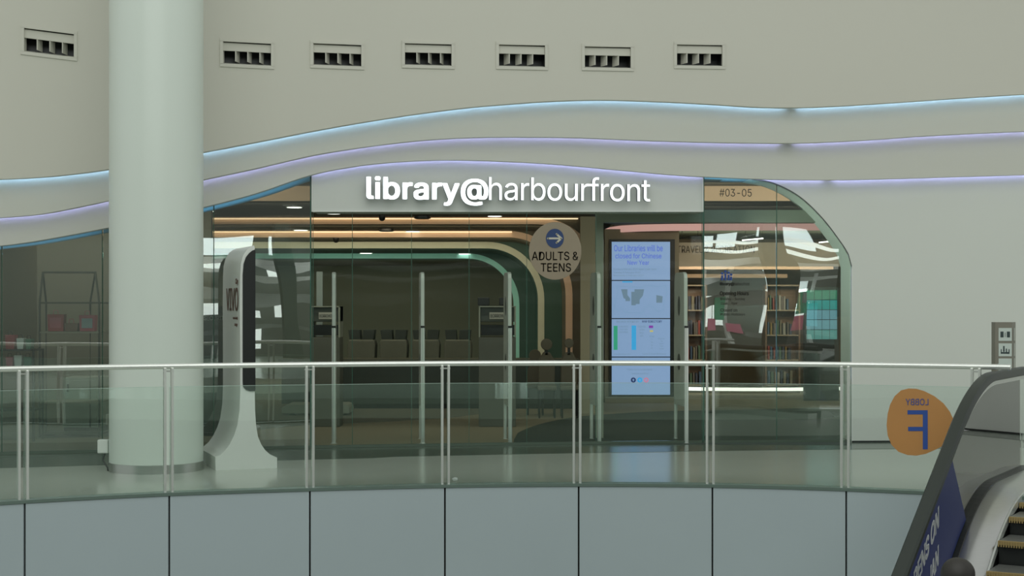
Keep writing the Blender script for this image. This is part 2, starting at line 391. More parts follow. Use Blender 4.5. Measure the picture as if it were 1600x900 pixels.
# ------------------------------------------------------------------ floors
RAIL = [(-7.4,10.6),(-6.2,11.5),(-5.1,12.2),(-4.05,12.86),(-2.96,13.36),(-1.79,13.70),(-.6,13.95),(.6,14.04),(1.81,13.97),(2.96,13.70),(4.05,13.25),(5.1,12.7),(6.2,11.95),(7.4,11.0)]
def YR(X): return interp(RAIL, X)
Xs = [-9+18*i/72 for i in range(73)]
def fan(mb, ya, yb, z0, z1, xs=Xs):
    mb.strip([(x, ya(x), z1) for x in xs], [(x, yb(x), z1) for x in xs], Vector((0,0,z0-z1)))
mb = MB(); fan(mb, lambda x: YR(x)-.03, lambda x: YW(x)+.3, -.35, 0)
struct('floor_walkway', mb, M_floor, 'glossy grey green walkway floor in front of the library')
def boff(x): return 1.4-.055*(x+5.03) if x > -5 else 1.4
mb = MB(); fan(mb, lambda x: YW(x)-boff(x)*(.92 if x > -1.45 else 1), lambda x: YW(x)-.02, .0, .003)
struct('floor_border', mb, M_border, 'dark border tiles along the shopfront')
mb = MB(); fan(mb, lambda x: YW(x)+.05, lambda x: 42, -.3, 0.0)
struct('floor_library', mb, M_carpet, 'brown library carpet')
def fp(pts, z=.004): return [Vector(((x-CX)/F*DF(y), DF(y), z)) for x, y in pts]
def inlay(name, pts, z, m, lab):
    mb = MB(); q = fp(pts, z); mb.prism(q, (0,0,-z+.0005)); o = obj(name, mb, m); o['kind'] = 'structure'; o['label'] = lab
def smoothpoly(pts, st=5):
    return [(x, interp(pts, x)) for x in xr(pts[0][0], pts[-1][0], st)]
top = smoothpoly([(-60,690),(100,684),(330,678),(480,664),(560,661),(640,657),(700,653),(760,645),(810,636)], 10)
inlay('floor_carpet_grey', top+[(810,600),(-60,600)], .004, M_carpet_g, 'grey carpet area at the back of the library')
blob = smoothpoly([(803,688),(806,680),(815,674),(835,666),(865,658),(900,652),(960,647),(1040,643),(1150,641),(1330,636)], 6)
inlay('floor_carpet_dark', [(803,694)]+blob+[(1330,696)], .006, M_carpet_d, 'dark green carpet area with a rounded corner')
# opposite side floor (where the photographer stands) and atrium base
mb = MB(); mb.box(-12, -10, -.35, 12, 1.5, 0); struct('floor_near', mb, M_floor, 'walkway floor on the near side of the atrium')
mb = MB(); mb.box(-14, -12, -5.3, 14, 18, -5); struct('floor_atrium', mb, M_floor, 'atrium floor one storey below')

# fascia panels of the slab edge
jx = [-6.3, -5.16, -4.05, -2.96, -1.79, -.605, .605, 1.81, 2.96, 4.06, 5.15, 6.3]
for i in range(len(jx)-1):
    a, b = jx[i]+.008, jx[i+1]-.008
    xs = [a+(b-a)*k/6 for k in range(7)]; mb = MB()
    mb.strip([(x, YR(x)-.10, -.015) for x in xs], [(x, YR(x)-.10, -1.55) for x in xs], Vector((0,.03,0)))
    struct('trim_%d' % (10+i), mb, M_fascia, 'grey blue slab edge panel below the balustrade', smooth=True)
mb = MB(); mb.strip([(x, YR(x)-.065, -.02) for x in Xs], [(x, YR(x)-.065, -1.6) for x in Xs], Vector((0,.4,0)))
struct('trim_30', mb, M_gap, 'dark backing behind the slab edge panels')
mb = MB(); mb.strip([(x, YR(x)-.11, .015) for x in Xs], [(x, YR(x)-.11, -.012) for x in Xs], Vector((0,.14,0)))
struct('trim_31', mb, mat('shoe_channel', (.16,.22,.19), .4, .4), 'slim glazing channel at the slab edge')

# ------------------------------------------------------------------ balustrade
bl = thing('balustrade', 'curved green glass balustrade with steel handrail across the whole walkway edge', 'railing', (0, YR(0), 0))
XE = 4.26
pts = [Vector((x, YR(x)-.03, 1.105)) for x in [-7+(XE+7)*k/90 for k in range(91)]]
mb = MB(); mb.tube(pts, .024, 14); obj('handrail', mb, M_chrome, bl, smooth=True)
PX = [-6.3, -5.16, -4.08, -2.98, -1.80, -.605, .592, 1.80, 2.965, 4.0]
for i, px in enumerate(PX):
    d = (YR(px+.01)-YR(px-.01))/.02
    for s in (-1, 1):
        mb = MB(); x = px+s*.029; y = YR(x)-.03
        M = Matrix.Translation((x, y, 0)) @ Matrix.Rotation(math.atan(d), 4, 'Z')
        mb.box(-.011, -.03, .0, .011, .03, 1.09, M); obj('post', mb, M_chrome, bl, bevel=.003)
    mb = MB(); mb.box(px-.045, YR(px)-.02, 1.055, px+.045, YR(px)-.04, 1.068); obj('bracket', mb, M_steel2, bl)
for a, b in zip([-7.4]+PX, PX+[3.97]):
    if b-a < .3: continue
    xs = [a+.012+(b-a-.024)*k/8 for k in range(9)]
    mb = MB(); mb.strip([(x, YR(x)-.055, .925) for x in xs], [(x, YR(x)-.055, .0) for x in xs], Vector((0,.012,0)))
    g = obj('glass_panel', mb, M_glass_rail, bl)
    mb = MB(); mb.strip([(x, YR(x)-.056, .9285) for x in xs], [(x, YR(x)-.056, .9255) for x in xs], Vector((0,.014,0)))
    obj('glass_edge', mb, M_edge_l, g)

# lobby sticker seen from the back of the glass
stk = thing('lobby_sticker', 'orange blob shaped glass sticker with blue reversed letter F on the balustrade', 'sticker', P(1439, 660, 13.42))
def rp(x, y, o=.064):
    Y = 13.4
    for _ in range(10): Y = YR((x-CX)/F*Y)-o
    return P(x, y, Y)
SH = [(1420,607),(1408,610),(1398,619),(1391,632),(1387,647),(1385.5,664),(1387,680),(1393,695),(1404,706),(1418,711),(1432,712),(1447,709),(1463,702),(1478,694),(1487,683),(1491.5,668),(1490,656),(1484,643),(1474,630),(1460,619),(1444,611),(1432,607.5)]
pp = [rp(x, y) for x, y in SH]
mb = MB(); mb.prism(pp, (0,.004,0)); obj('backing_film', mb, film('orange_film', (.50,.24,.07), .92), stk)
mb = MB(); q = lambda x, y: rp(x, y, .068)
M_fblue = mat('sticker_blue', (.02,.07,.30), .6)
for (x0, y0, x1, y1) in ((1442,641.5,1449.5,702),(1418,641,1449.5,647.5),(1419,667,1449.5,673.5)):
    mb.prism([q(x0,y0), q(x1,y0), q(x1,y1), q(x0,y1)], (0,.002,0))
obj('letter_f', mb, M_fblue, stk)
A = q(1450.5, 633); B_ = q(1415, 633)
mb = MB(); text(mb, 'LOBBY', A, B_-A, (0,0,1), (0,-1,0), (B_-A).length, 10*13.4/F, .002); obj('word', mb, M_fblue, stk)

# ------------------------------------------------------------------ round column
ct = thing('column', 'tall round white column with a steel base ring, left of the entrance', 'column', (-3.53, 15.25, 0))
mb = MB(); mb.lathe([(.457,.07),(.457,11)], (-3.53,15.25,0), 96); obj('shaft', mb, M_col, ct, smooth=True)
mb = MB(); mb.lathe([(.462,0),(.462,.085),(.456,.088)], (-3.53,15.25,0), 96); obj('base_ring', mb, M_steel, ct, smooth=True)
# small socket box at the column foot
sb = thing('socket_box', 'small white socket box with a cable at the foot of the column', 'socket', (-4.06, 15.3, .12))
mb = MB(); mb.box(-4.105,15.2,.165,-4.0,15.28,.30); obj('housing', mb, M_white, sb, bevel=.01)
mb = MB(); mb.tube([(-4.03,15.22,.17),(-4.05,15.2,.10),(-4.0,15.18,.03),(-3.97,15.1,.008)], .008, 8); obj('cable', mb, M_dark, sb, smooth=True)
mb = MB(); mb.box(-4.03,15.24,.23,-3.97,15.27,.26); obj('bracket', mb, M_white, sb)

# ------------------------------------------------------------------ display totem
kd = thing('display_totem', 'white slim advertising totem with flared foot and black screen beside the column', 'totem', P(385, 735, 15.17))
U = Vector((.94,.35,0)).normalized(); D = Vector((-.35,.94,0)).normalized(); O = P(337, 735, 15.17); O.z = 0.015
def kpt(x, y):   # point of the narrow face seen at pixel x,y
    # solve O + U*u : (Ox+U.x u)/(Oy+U.y u) = (x-CX)/F
    k = (x-CX)/F; u = (k*O.y-O.x)/(U.x-k*U.y); p = O+U*u; return Vector((p.x, p.y, EYE-(y-HZ)/F*p.y))
L_ = [(337,735),(336.5,714),(344,711),(352,704),(359,694),(366,680),(371,664),(374.5,640),(375.5,610),(375.5,560),(375,480),(375.5,430),(376.5,412),(380,399),(386,390),(392,385.5),(397,383.5)]
R_ = [(433,734),(433,715),(423,711),(414,703),(408,694),(403,682),(400,664),(398.5,640),(398,610),(398,560),(398,480),(398,430),(398,412),(398,399),(398,394),(398,390),(398,387)]
mb = MB(); mb.strip([kpt(*p) for p in L_], [kpt(*p) for p in R_], D*1.0)
obj('shell', mb, M_white, kd, smooth=True)
blk = [(379.5,604),(379,595),(379,560),(379,480),(379,430),(380.5,412),(384,402),(389,395.5),(394,391.5),(398.2,390)]
mb = MB(); Lb = [kpt(*p) for p in blk]+[] ; 
poly = [kpt(x, y)-D*.012 for x, y in blk]+[kpt(398.3,611)-D*.012, kpt(390,611)-D*.012, kpt(384,609)-D*.012]
mb.prism(poly, D*1.03+U*0.0); 
# keep the black screen box to the right side of the white shell
mb2 = MB(); mb2.prism([p for p in poly], D*.03); mb2.prism([kpt(397,391)+U*.004, kpt(398.2,391)+U*.006, kpt(398.2,609)+U*.006, kpt(397,609)+U*.004], D*.98)
obj('screen_housing', mb2, M_dark, kd)
# word on the broad left face
lx = kpt(375.3, 520); nrm = Vector((-U.x, -U.y, 0))
mb = MB(); M_br = mat('brown_lettering', (.12,.07,.05), .6)
def kside(t, z): 
    p = kpt(375.3, 520); return Vector((p.x, p.y, z))+D*t+nrm*.006
zt = lambda y: EYE-(y-HZ)/F*15.4
text(mb, 'VIVO', kside(.74, zt(486)), -D, (0,0,1), nrm, .66, .235, .004); obj('word', mb, M_br, kd)
for w_, t_, y_, wd, h_ in (('City', .22, 446, .14, .07), ('www.vivocity', .36, 500, .26, .035), ('map', .26, 511, .14, .035)):
    mb = MB(); text(mb, w_, kside(t_, zt(y_)), -D, (0,0,1), nrm, wd, h_, .004); obj('small_word', mb, M_br, kd)
for du, dd in ((.04,.05),(.55,.05),(.04,.9),(.55,.9)):
    mb = MB(); p = O+U*du+D*dd; mb.lathe([(.02,0),(.02,.02)], (p.x,p.y,0), 12); obj('foot', mb, M_dark, kd)

# small crumpled tissue on the floor
mb = MB(); c = Vector(((711-CX)/F*DF(752), DF(752), 0))
mb.sphere((c.x, c.y, .018), .028, .02, .018, 9, 6); mb.v = [(x+random.uniform(-.004,.004), y, max(.001, z+random.uniform(-.003,.003))) for x, y, z in mb.v]
tag(obj('paper_scrap', mb, M_paper), 'small white crumpled paper scrap on the walkway floor', 'litter')

# ------------------------------------------------------------------ shopfront glass
def panes(name, joints, topf, m, lab, edge=M_edge, yoff=-.03, ew=1.0):
    t = thing(name, lab, 'window', WP(joints[0], HZ, yoff)); t['kind'] = 'structure'
    for a, b in zip(joints[:-1], joints[1:]):
        xs = xr(a+.7, b-.7, 16)
        lo = [WP(q, HZ, yoff) for q in xs]
        mb = MB(); mb.strip([WP(q, topf(q), yoff) for q in xs], [Vector((p.x, p.y, .01)) for p in lo], Vector((0,.012,0)))
        g = obj('pane', mb, m, t, smooth=True)
    for a in joints:
        k_ = 2.0 if a in (485.5, 1099.5) else 1.0
        p = WP(a, HZ, yoff-.01); z = WP(a, topf(a), yoff).z
        mb = MB(); mb.box(p.x-.004*ew*k_, p.y-.004, .01, p.x+.004*ew*k_, p.y+.014, z); obj('joint', mb, edge, t)
    xs = xr(joints[0], joints[-1], 20); pp = [WP(q, HZ, yoff+.012) for q in xs]
    mb = MB(); mb.strip([Vector((p.x,p.y,.035)) for p in pp], [Vector((p.x,p.y,.003)) for p in pp], Vector((0,.04,0)))
    obj('bottom_rail', mb, M_border, t)
    return t
topc = lambda q: interp(C2, q)-3
archtop = lambda q: interp(C2, q)-3 if q < 1175 else interp(ARCH, min(q, 1331))-1.5
panes('window_1', [-480,-300,-160,3,160,334,485.5], topc, M_glass, 'left shopfront glass beside the entrance')
panes('window_2', [1099.5,1213.5,1330.5], archtop, M_glass, 'arched shopfront glass right of the entrance')
dr = panes('door_1', [489,550.5,643,733,823,931,1097], lambda q: 330, M_glass_door, 'clear glass entrance doors under the sign', ew=.7)
# light edge of the arch
mb = MB(); p = WP(1331.5, 420, .004); mb.box(p.x-.006, p.y, 0, p.x+.012, p.y+.03, p.z); struct('trim_40', mb, M_white, 'thin white edge of the arch')
mb = MB()
xs = xr(1176, 1331, 5); mb.strip([WP(q, interp(ARCH, q)-1.2, .004) for q in xs], [WP(q, interp(ARCH, q)+.6, .004) for q in xs], Vector((0,.03,0)))
struct('trim_41', mb, mat('arch_edge_paint', (.12,.14,.12), .5), 'thin dark edge along the curve of the arch')

# writing on the glass
def glasstext(name, lab, words, m, yoff=.0):
    t = None
    for (s, x0, x1, yt, yb, k) in words:
        A = WP(x0, yb, yoff-.022); B_ = WP(x1, yb, yoff-.022); r = B_-A; r.z = 0
        if t is None: t = thing(name, lab, 'lettering', A)
        mb = MB(); text(mb, s, A, r, (0,0,1), (r.y,-r.x,0), r.length, (yb-yt)*A.y/F, .002, **k); obj('line_of_text', mb, m, t)
    return t
M_ink = mat('dark_vinyl', (.035,.04,.035), .6)
glasstext('unit_number', 'dark unit number #03-05 on the glass right of the sign', [('#03-05', 1124, 1174.5, 295, 307, {})], M_ink)
ot = glasstext('opening_hours', 'dark opening hours lettering with blue logo on the right glass', [('library@', 1125, 1147, 441, 447, {'bold':.02}), ('harbourfront', 1147.5, 1171, 441, 446, {}), ('Opening Hours', 1125, 1170, 455, 463, {'bold':.02}), ('Monday - Sunday', 1126, 1164, 465, 470, {}), ('11am - 9pm', 1126, 1152, 472, 477, {}), ('Closed on', 1126, 1152, 482, 487, {}), ('Public Holidays', 1126, 1164, 489, 494, {})], M_ink)
mb = MB()
for dx, h in ((0,8),(5,11),(10,9),(14,6)):
    a = WP(1127+dx, 438, -.02); mb.box(a.x, a.y-.003, a.z, a.x+.022, a.y-.001, a.z+h*.0074)
    mb.sphere((a.x+.011, a.y-.002, a.z+h*.0074+.022), .015, .002, .015, 10, 6)
obj('logo', mb, M_fblue, ot)

# round direction sign on the glass
rs = thing('round_sign', 'round beige adults and teens sign with blue arrow disc on the glass', 'sign', WP(867, 392, .0))
c = WP(867.5, 392, .03)
def disc(c, rx, rz, n=48): return [(c.x+rx*math.cos(2*math.pi*k/n), c.y, c.z+rz*math.sin(2*math.pi*k/n)) for k in range(n)]
mb = MB(); mb.prism(disc(c, .305, .335), (0,.006,0)); obj('disc', mb, mat('beige_film', (.30,.25,.175), .7), rs)
c2 = WP(867, 372.5, .034); mb = MB(); mb.prism(disc(c2, .104, .112), (0,.003,0)); obj('arrow_disc', mb, mat('navy_vinyl', (.02,.05,.15), .6), rs)
mb = MB(); w_ = .011; y_ = c2.y-.003
def bar(mb, x0, z0, x1, z1, w, y):
    d = Vector((x1-x0, 0, z1-z0)).normalized(); n = Vector((-d.z, 0, d.x))*w
    a = Vector((x0, y, z0)); b = Vector((x1, y, z1))
    mb.prism([a-n, b-n, b+n, a+n], (0,.0025,0)); mb.prism([(x1+w*math.cos(t*.5236), y, z1+w*math.sin(t*.5236)) for t in range(12)], (0,.0025,0)); mb.prism([(x0+w*math.cos(t*.5236), y, z0+w*math.sin(t*.5236)) for t in range(12)], (0,.0025,0))
bar(mb, c2.x-.08, c2.z, c2.x+.07, c2.z, w_, y_); bar(mb, c2.x+.02, c2.z+.05, c2.x+.075, c2.z, w_, y_-.0004); bar(mb, c2.x+.02, c2.z-.05, c2.x+.075, c2.z, w_, y_-.0008)
obj('arrow', mb, mat('pale_vinyl', (.55,.52,.42), .6), rs)
mb = MB()
for s, x0, x1, y0, y1 in (('ADULTS &', 831, 903.5, 393, 406.5), ('TEENS', 845, 892, 411, 424.5)):
    A = WP(x0, y1, .032); B_ = WP(x1, y1, .032); text(mb, s, (A.x, c.y-.001, A.z), (1,0,0), (0,0,1), (0,-1,0), B_.x-A.x, (y1-y0)*A.y/F, .0025, bold=.004)
obj('words', mb, M_ink, rs)

# ------------------------------------------------------------------ security gates
def gate_at(px, k):
    Y = DF(693); X = (px-CX)/F*Y; return X, Y
gd = Vector((-.0985, 1, 0)).normalized()
labs = ['leftmost of the five entrance gates', 'second gate from the left', 'third gate, in front of the borrowing machine', 'fourth gate, left of the tall information screen', 'rightmost gate, overlapping the tall screen']
gt = None
for i, px in enumerate((521.5, 660.5, 797, 936.5, 1072.5)):
    X, Y = gate_at(px, i)
    if gt is None:
        gt = thing('security_gate', 'x', 'gate', (X, Y, 0), math.atan2(gd.y, gd.x)-math.pi/2, 'security gates behind the entrance')
        for j, (yy, r) in enumerate(((0,.026),(.62,.022))):
            mb = MB(); mb.lathe([(r*1.5,0),(r*1.5,.006),(r,.008),(r,1.36)], (0,yy,0), 20); a = obj('tube', mb, M_chrome, gt, world=False, smooth=True)
            mb = MB(); mb.lathe([(r*.95,1.36),(r*.95,1.385)], (0,yy,0), 20); obj('black_cap', mb, M_dark, a, world=False)
        mb = MB(); n = 8
        prof = [(0.03,.43),(.60,.43),(.60,1.9),(.57,2.0),(.5,2.02),(.12,2.02),(.05,2.0),(.03,1.95)]
        mb.prism([(-.022, a, b) for a, b in prof], (.044,0,0)); pn = obj('antenna_panel', mb, mat('grey_gate_panel', (.62,.64,.58), .4), gt, world=False, bevel=.008)
        mb = MB(); mb.sphere((-.023,.32,1.62), .003, .07, .12, 16, 8); obj('emblem', mb, mat('gate_emblem', (.12,.13,.12), .4), pn, world=False)
        mb = MB(); mb.sphere((-.023,.32,.95), .003, .09, .10, 16, 8); obj('emblem', mb, mat('gate_emblem', (.12,.13,.12), .4), pn, world=False)
        g = gt
    else:
        g = copy_tree(gt); g.location = (X, Y, 0)
    g['label'] = 'silver post security gate with tall grey panel, '+labs[i]

# ------------------------------------------------------------------ library interior: stepped portals
# each: front distance, soffit height, leg position, corner radius, end distance, stripe material, inner material
POR = [(19.5,2.95,None,.9,23.3,M_tan,M_ceil,3.14),(23.3,2.85,1.27,.9,25.5,M_tan,M_olivedark,2.95),(25.5,2.744,.89,.95,27.35,M_tan,M_olivedark,2.85),(27.35,2.63,.46,.9,30.15,M_cream,M_tealdark,2.744),(30.15,2.53,.03,.9,31.2,M_teal,M_tealdark,2.63)]
for i, (d0, z, xl, r, d1, ms, mi, zt_) in enumerate(POR):
    w_ = zt_-z
    if xl is None:
        A = [Vector((-9, d0, zt_)), Vector((4.6, d0, zt_))]; Bq = [Vector((-9, d0, z)), Vector((4.6, d0, z))]
    else:
        A, Bq = [], []
        lw = .115
        path = [(-9, z, 0, 1)]+[(xl-r, z, 0, 1)]
        for k in range(1, 15):
            a = math.pi/2*(1-k/15); path.append((xl-r+r*math.cos(a), z-r+r*math.sin(a), math.cos(a), math.sin(a)))
        path += [(xl, z-r, 1, 0), (xl, 0, 1, 0)]
        for x_, z_, nx, nz in path:
            Bq.append(Vector((x_, d0, z_))); ww = lw*nx*nx+w_*nz*nz; A.append(Vector((x_+nx*ww, d0, z_+nz*ww)))
    mb = MB(); mb.m = 0; mb.strip(A, Bq, Vector((0,.03,0)))
    if xl is not None:
        px_, pz_, pr_ = (1.30, 2.96, .02) if i == 1 else (POR[i-1][2]+.01, POR[i-1][1]+.01, POR[i-1][3])
        O2 = [Vector((-9, d0+.01, pz_)), Vector((px_-pr_, d0+.01, pz_))]+[Vector((px_-pr_+pr_*math.cos(math.pi/2*(1-k/15)), d0+.01, pz_-pr_+pr_*math.sin(math.pi/2*(1-k/15)))) for k in range(1, 15)]+[Vector((px_, d0+.01, pz_-pr_)), Vector((px_, d0+.01, 0))]
        mb.m = 1; mb.strip([p+Vector((0,.01,0)) for p in A], O2, Vector((0,.02,0)))
    mb.m = 1
    A2 = [p+Vector((0,.03,0)) for p in Bq]; B2 = [p+Vector((0,.03,0))+(a-p)*.5 for p, a in zip(Bq, A)]
    mb.strip(A2, B2, Vector((0,d1-d0-.03,0)))
    o = struct('ceiling_portal', mb, [ms, mi], ['tan ceiling step nearest the shopfront','tan rounded portal with warm edge','narrower tan rounded portal','cream green rounded portal','pale teal innermost rounded portal'][i], smooth=True)
# warm light lines along the top of steps
for i, (y0, x0, x1, z) in enumerate(((23.3,-9,1.0,2.925),(25.5,-9,.0,2.826))):
    mb = MB(); mb.box(x0, y0-.05, z, x1-.6+.6, y0-.01, z+.015)
    tag(obj('cove_light', mb, M_led_w), ['warm thin cove light above the first tan portal step','warm thin cove light above the second tan portal step'][i], 'light strip')
# legs area wall to the right of portals: warm brown wall and pale pier
mb = MB(); mb.box(P(907,0,23.0).x,23.0,0,P(930,0,23.0).x,23.12,2.95); struct('wall_pier', mb, mat('pier_paint', (.36,.33,.23), .7), 'beige pier right of the portals')
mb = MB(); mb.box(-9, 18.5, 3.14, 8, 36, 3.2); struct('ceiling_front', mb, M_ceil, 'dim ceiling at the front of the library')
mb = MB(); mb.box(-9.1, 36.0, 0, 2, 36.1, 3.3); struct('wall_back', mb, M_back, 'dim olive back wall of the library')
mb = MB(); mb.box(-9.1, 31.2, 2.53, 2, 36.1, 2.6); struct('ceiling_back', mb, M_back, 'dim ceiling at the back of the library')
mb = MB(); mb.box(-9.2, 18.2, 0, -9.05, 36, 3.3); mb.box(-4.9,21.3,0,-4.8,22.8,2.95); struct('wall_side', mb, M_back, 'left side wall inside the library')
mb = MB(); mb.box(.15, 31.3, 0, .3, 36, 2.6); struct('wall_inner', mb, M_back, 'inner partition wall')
mb = MB(); mb.box(P(931,0,18.75).x, 18.75, P(0,347.5,18.75).z, P(1345,0,18.75).x, 18.85, P(0,328,18.75).z); mb.box(P(931,0,18.75).x, 18.76, 0, P(943,0,18.75).x, 18.84, P(0,347,18.75).z)
struct('trim_45', mb, mat('green_grey_frame', (.34,.37,.29), .5), 'green grey beam and post behind the entrance')
# greyish wall seen behind the display rack on the left
mb = MB(); mb.box((58-CX)/F*21, 21.0, 0, (330-CX)/F*21, 21.12, 2.95); struct('wall_left', mb, mat('taupe_wall', (.165,.155,.115), .75), 'taupe wall behind the display rack')
mb = MB(); mb.box(-9, 24, 0, -6.3, 24.1, 2.95); struct('wall_far_left', mb, mat('pale_olive_wall', (.26,.24,.17), .75), 'pale wall at the far left of the shop')

# low dark counter across the back
lc = thing('long_counter', 'long low dark counter in front of the bins', 'counter', (-1.0, 24.2, 0))
mb = MB(); mb.box(-3.6, 24.0, .08, 1.0, 24.5, .74); obj('body', mb, mat('dark_green_laminate', (.035,.05,.04), .5), lc)
mb = MB(); mb.box(-3.65, 23.96, .74, 1.05, 24.55, .78); obj('top', mb, mat('counter_top', (.10,.11,.08), .5), lc)
mb = MB(); mb.box(-3.5, 24.08, .0, .95, 24.42, .08); obj('plinth', mb, M_dark, lc)
# row of book bins
M_bin = mat('grey_bin_cloth', (.105,.125,.10), .8, var=.2, scale=4)
bt = None
labs = ['leftmost of the row behind the counter','second in the row from the left','behind the second gate','rightmost of the row, near the borrowing machine']
for i, px in enumerate((566, 616, 666, 716)):
    Y = 26.0; X = (px-CX)/F*Y
    if bt is None:
        bt = thing('book_bin', 'x', 'book bin', (X, Y, 0), 0, 'grey book bins behind the counter')
        mb = MB(); pr = [(-.20,.12),(.20,.12),(.235,.95),(.21,1.04),(-.21,1.04),(-.235,.95)]
        mb.prism([(a, -.2, b) for a, b in pr], (0,.5,0)); obj('bag', mb, M_bin, bt, world=False, bevel=.02)
        for s in (-1, 1):
            mb = MB(); mb.prism([(s*.02, -.16, 1.04), (s*.20, -.16, 1.04), (s*.22, -.16, 1.20), (s*.03, -.16, 1.20)], (0,.4,0)); obj('tray', mb, mat('dark_tray', (.02,.035,.03), .5), bt, world=False)
        for s in (-1, 1):
            for q in (-.12, .22):
                mb = MB(); mb.tube([(s*.16,q,.05),(s*.16+.03,q,.05)], .05, 12); obj('caster', mb, M_dark, bt, world=False)
                mb = MB(); mb.box(s*.16+.005,q-.015,.08,s*.16+.025,q+.015,.125); obj('caster_fork', mb, M_steel2, bt, world=False)
        g = bt
    else: g = copy_tree(bt); g.location = (X, Y, 0)
    g['label'] = 'grey cloth book bin with dark top trays, '+labs[i]

# borrowing machines
def machine(px, Y, lab, wpx=57, full=True):
    t = thing('borrowing_machine', lab, 'kiosk', ((px-CX)/F*Y, Y, 0), 0, 'self service borrowing machines')
    w2 = wpx/2/F*Y; z = lambda y: EYE-(y-HZ)/F*Y
    mb = MB(); mb.box(-w2, 0, 0, w2, .4, z(527)); obj('cabinet', mb, mat('machine_grey', (.11,.115,.09), .5), t, world=False, bevel=.008)
    mb = MB(); mb.box(-w2, .06, z(503), w2, .4, z(479)); obj('hood', mb, mat('machine_hood', (.085,.10,.085), .4), t, world=False, bevel=.008)
    mb = MB(); mb.box(-w2, .0, z(527), -w2+.02, .4, z(479)); mb.box(w2-.02, .0, z(527), w2, .4, z(479)); mb.box(-w2, .0, z(480), w2, .4, z(478.3)); obj('side_panel', mb, mat('machine_trim', (.30,.32,.26), .4), t, world=False)
    mb = MB(); mb.box(-w2+.03, .05, z(524), w2-.02, .35, z(508)); obj('slot', mb, M_dark, t, world=False)
    mb = MB(); mb.box(-w2*.42, -.02, z(498.5), w2*.75, .0, z(488)); sg = obj('name_plate', mb, mat('pale_plate', (.42,.42,.36), .6), t, world=False)
    mb = MB(); text(mb, 'BORROWING', (-w2*.36, -.021, z(496)), (1,0,0), (0,0,1), (0,-1,0), w2*1.05, 5/F*Y, .002); obj('word', mb, M_ink, sg, world=False)
    return t
mr = machine(777, 20.5, 'grey borrowing machine with two black monitors on top, behind the third gate', 58)
ml = machine(508, 20.5, 'grey borrowing machine behind the leftmost gate, with a pale upright panel above', 46)
for k, (xa, xb) in enumerate(((746.5, 765), (780, 799))):
    Y = 20.8; t = thing('monitor', ['black monitor on the right borrowing machine, left one','black monitor on the right borrowing machine, right one'][k], 'monitor', ((xa+xb)/2/F*Y-CX/F*Y, Y, 1.6), 0, 'monitors on the borrowing machine')
    mb = MB(); mb.box(P(xa,465,Y).x, Y-.02, P(0,477,Y).z, P(xb,465,Y).x, Y+.02, P(0,465,Y).z); obj('screen', mb, M_dark, t, bevel=.006)
    mb = MB(); xm = P((xa+xb)/2, 0, Y).x; mb.box(xm-.03, Y, 1.618, xm+.03, Y+.03, P(0,476,Y).z); mb.box(xm-.07, Y-.04, 1.616, xm+.07, Y+.08, 1.622); obj('stand', mb, M_dark, t)
t = thing('upright_panel', 'pale blue grey upright panel behind the left borrowing machine', 'panel', P(499.5, 508, 21.2).xy.to_3d())
mb = MB(); a = P(494.5, 424.5, 21.2); b = P(504, 505, 21.2); mb.box(a.x, 21.2, 0.02, b.x, 21.24, a.z); obj('board', mb, mat('pale_blue_panel', (.30,.36,.34), .4), t)
mb = MB(); mb.box(a.x-.08, 21.12, 0, b.x+.08, 21.34, .02); obj('base', mb, M_steel2, t)
# low white bench
t = thing('low_bench', 'low pale rounded bench on the carpet behind the leftmost gate', 'bench', P(500, 650, 22.5).xy.to_3d())
mb = MB(); Y = DF(649.5); a = P(440, 0, Y).x; b = P(546.5, 0, Y).x
pr = [(a, .03), (b-.005, .03), (b, .06), (b-.005, .12), (b-.03, .155), (b-.08, .165), (a+.08, .165), (a, .12)]
mb.prism([(x_, Y, z_) for x_, z_ in pr], (0,.6,0)); obj('seat', mb, mat('pale_bench', (.27,.30,.25), .5), t, bevel=.01)
for x_ in (a+.15, b-.15):
    mb = MB(); mb.box(x_-.04, Y+.05, 0, x_+.04, Y+.5, .035); obj('foot', mb, M_dark, t)
# plants silhouettes seen in front of the portal legs
M_leaf = mat('dark_leaf', (.06,.065,.04), .7, var=.3, scale=5)
for k, (px, ytop, Y) in enumerate(((854, 529, 22.4), (889, 529, 22.4), (836, 546, 23.0))):
    zt2 = P(0, ytop, Y).z; x_ = P(px, 0, Y).x
    t = thing('lounge_chair', ['dark rounded high back chair in front of the cream portal leg','dark rounded high back chair in front of the tan portal leg','dark rounded chair left of the cream portal leg'][k], 'chair', (x_, Y, 0), 0, 'dark rounded chairs by the portals')
    rr = (.085, .07, .09)[k]
    mb = MB(); mb.prism([(x_+rr*math.cos(2*math.pi*q/20), Y, zt2-rr+rr*math.sin(2*math.pi*q/20)) for q in range(20)], (0,.05,0)); obj('headrest', mb, M_olivedark, t, bevel=.01)
    mb = MB(); mb.prism([(x_-.12,Y+.02,.45),(x_+.12,Y+.02,.45),(x_+.12,Y+.02,zt2-.32),(x_+.05,Y+.02,zt2-.20),(x_-.05,Y+.02,zt2-.20),(x_-.12,Y+.02,zt2-.32)], (0,.06,0)); obj('backrest', mb, M_olivedark, t, bevel=.015)
    mb = MB(); mb.box(x_-.14,Y-.4,.40,x_+.14,Y+.08,.47); obj('seat', mb, M_olivedark, t, bevel=.02)
    mb = MB(); mb.box(x_-.02,Y+.02,zt2-.24,x_+.02,Y+.06,zt2-.1); obj('neck', mb, M_dark, t)
    for sx in (-.11,.11):
        for sy in (-.34,.04):
            mb = MB(); mb.tube([(x_+sx,Y+sy,0),(x_+sx,Y+sy,.4)], .015, 8); obj('leg', mb, M_dark, t)

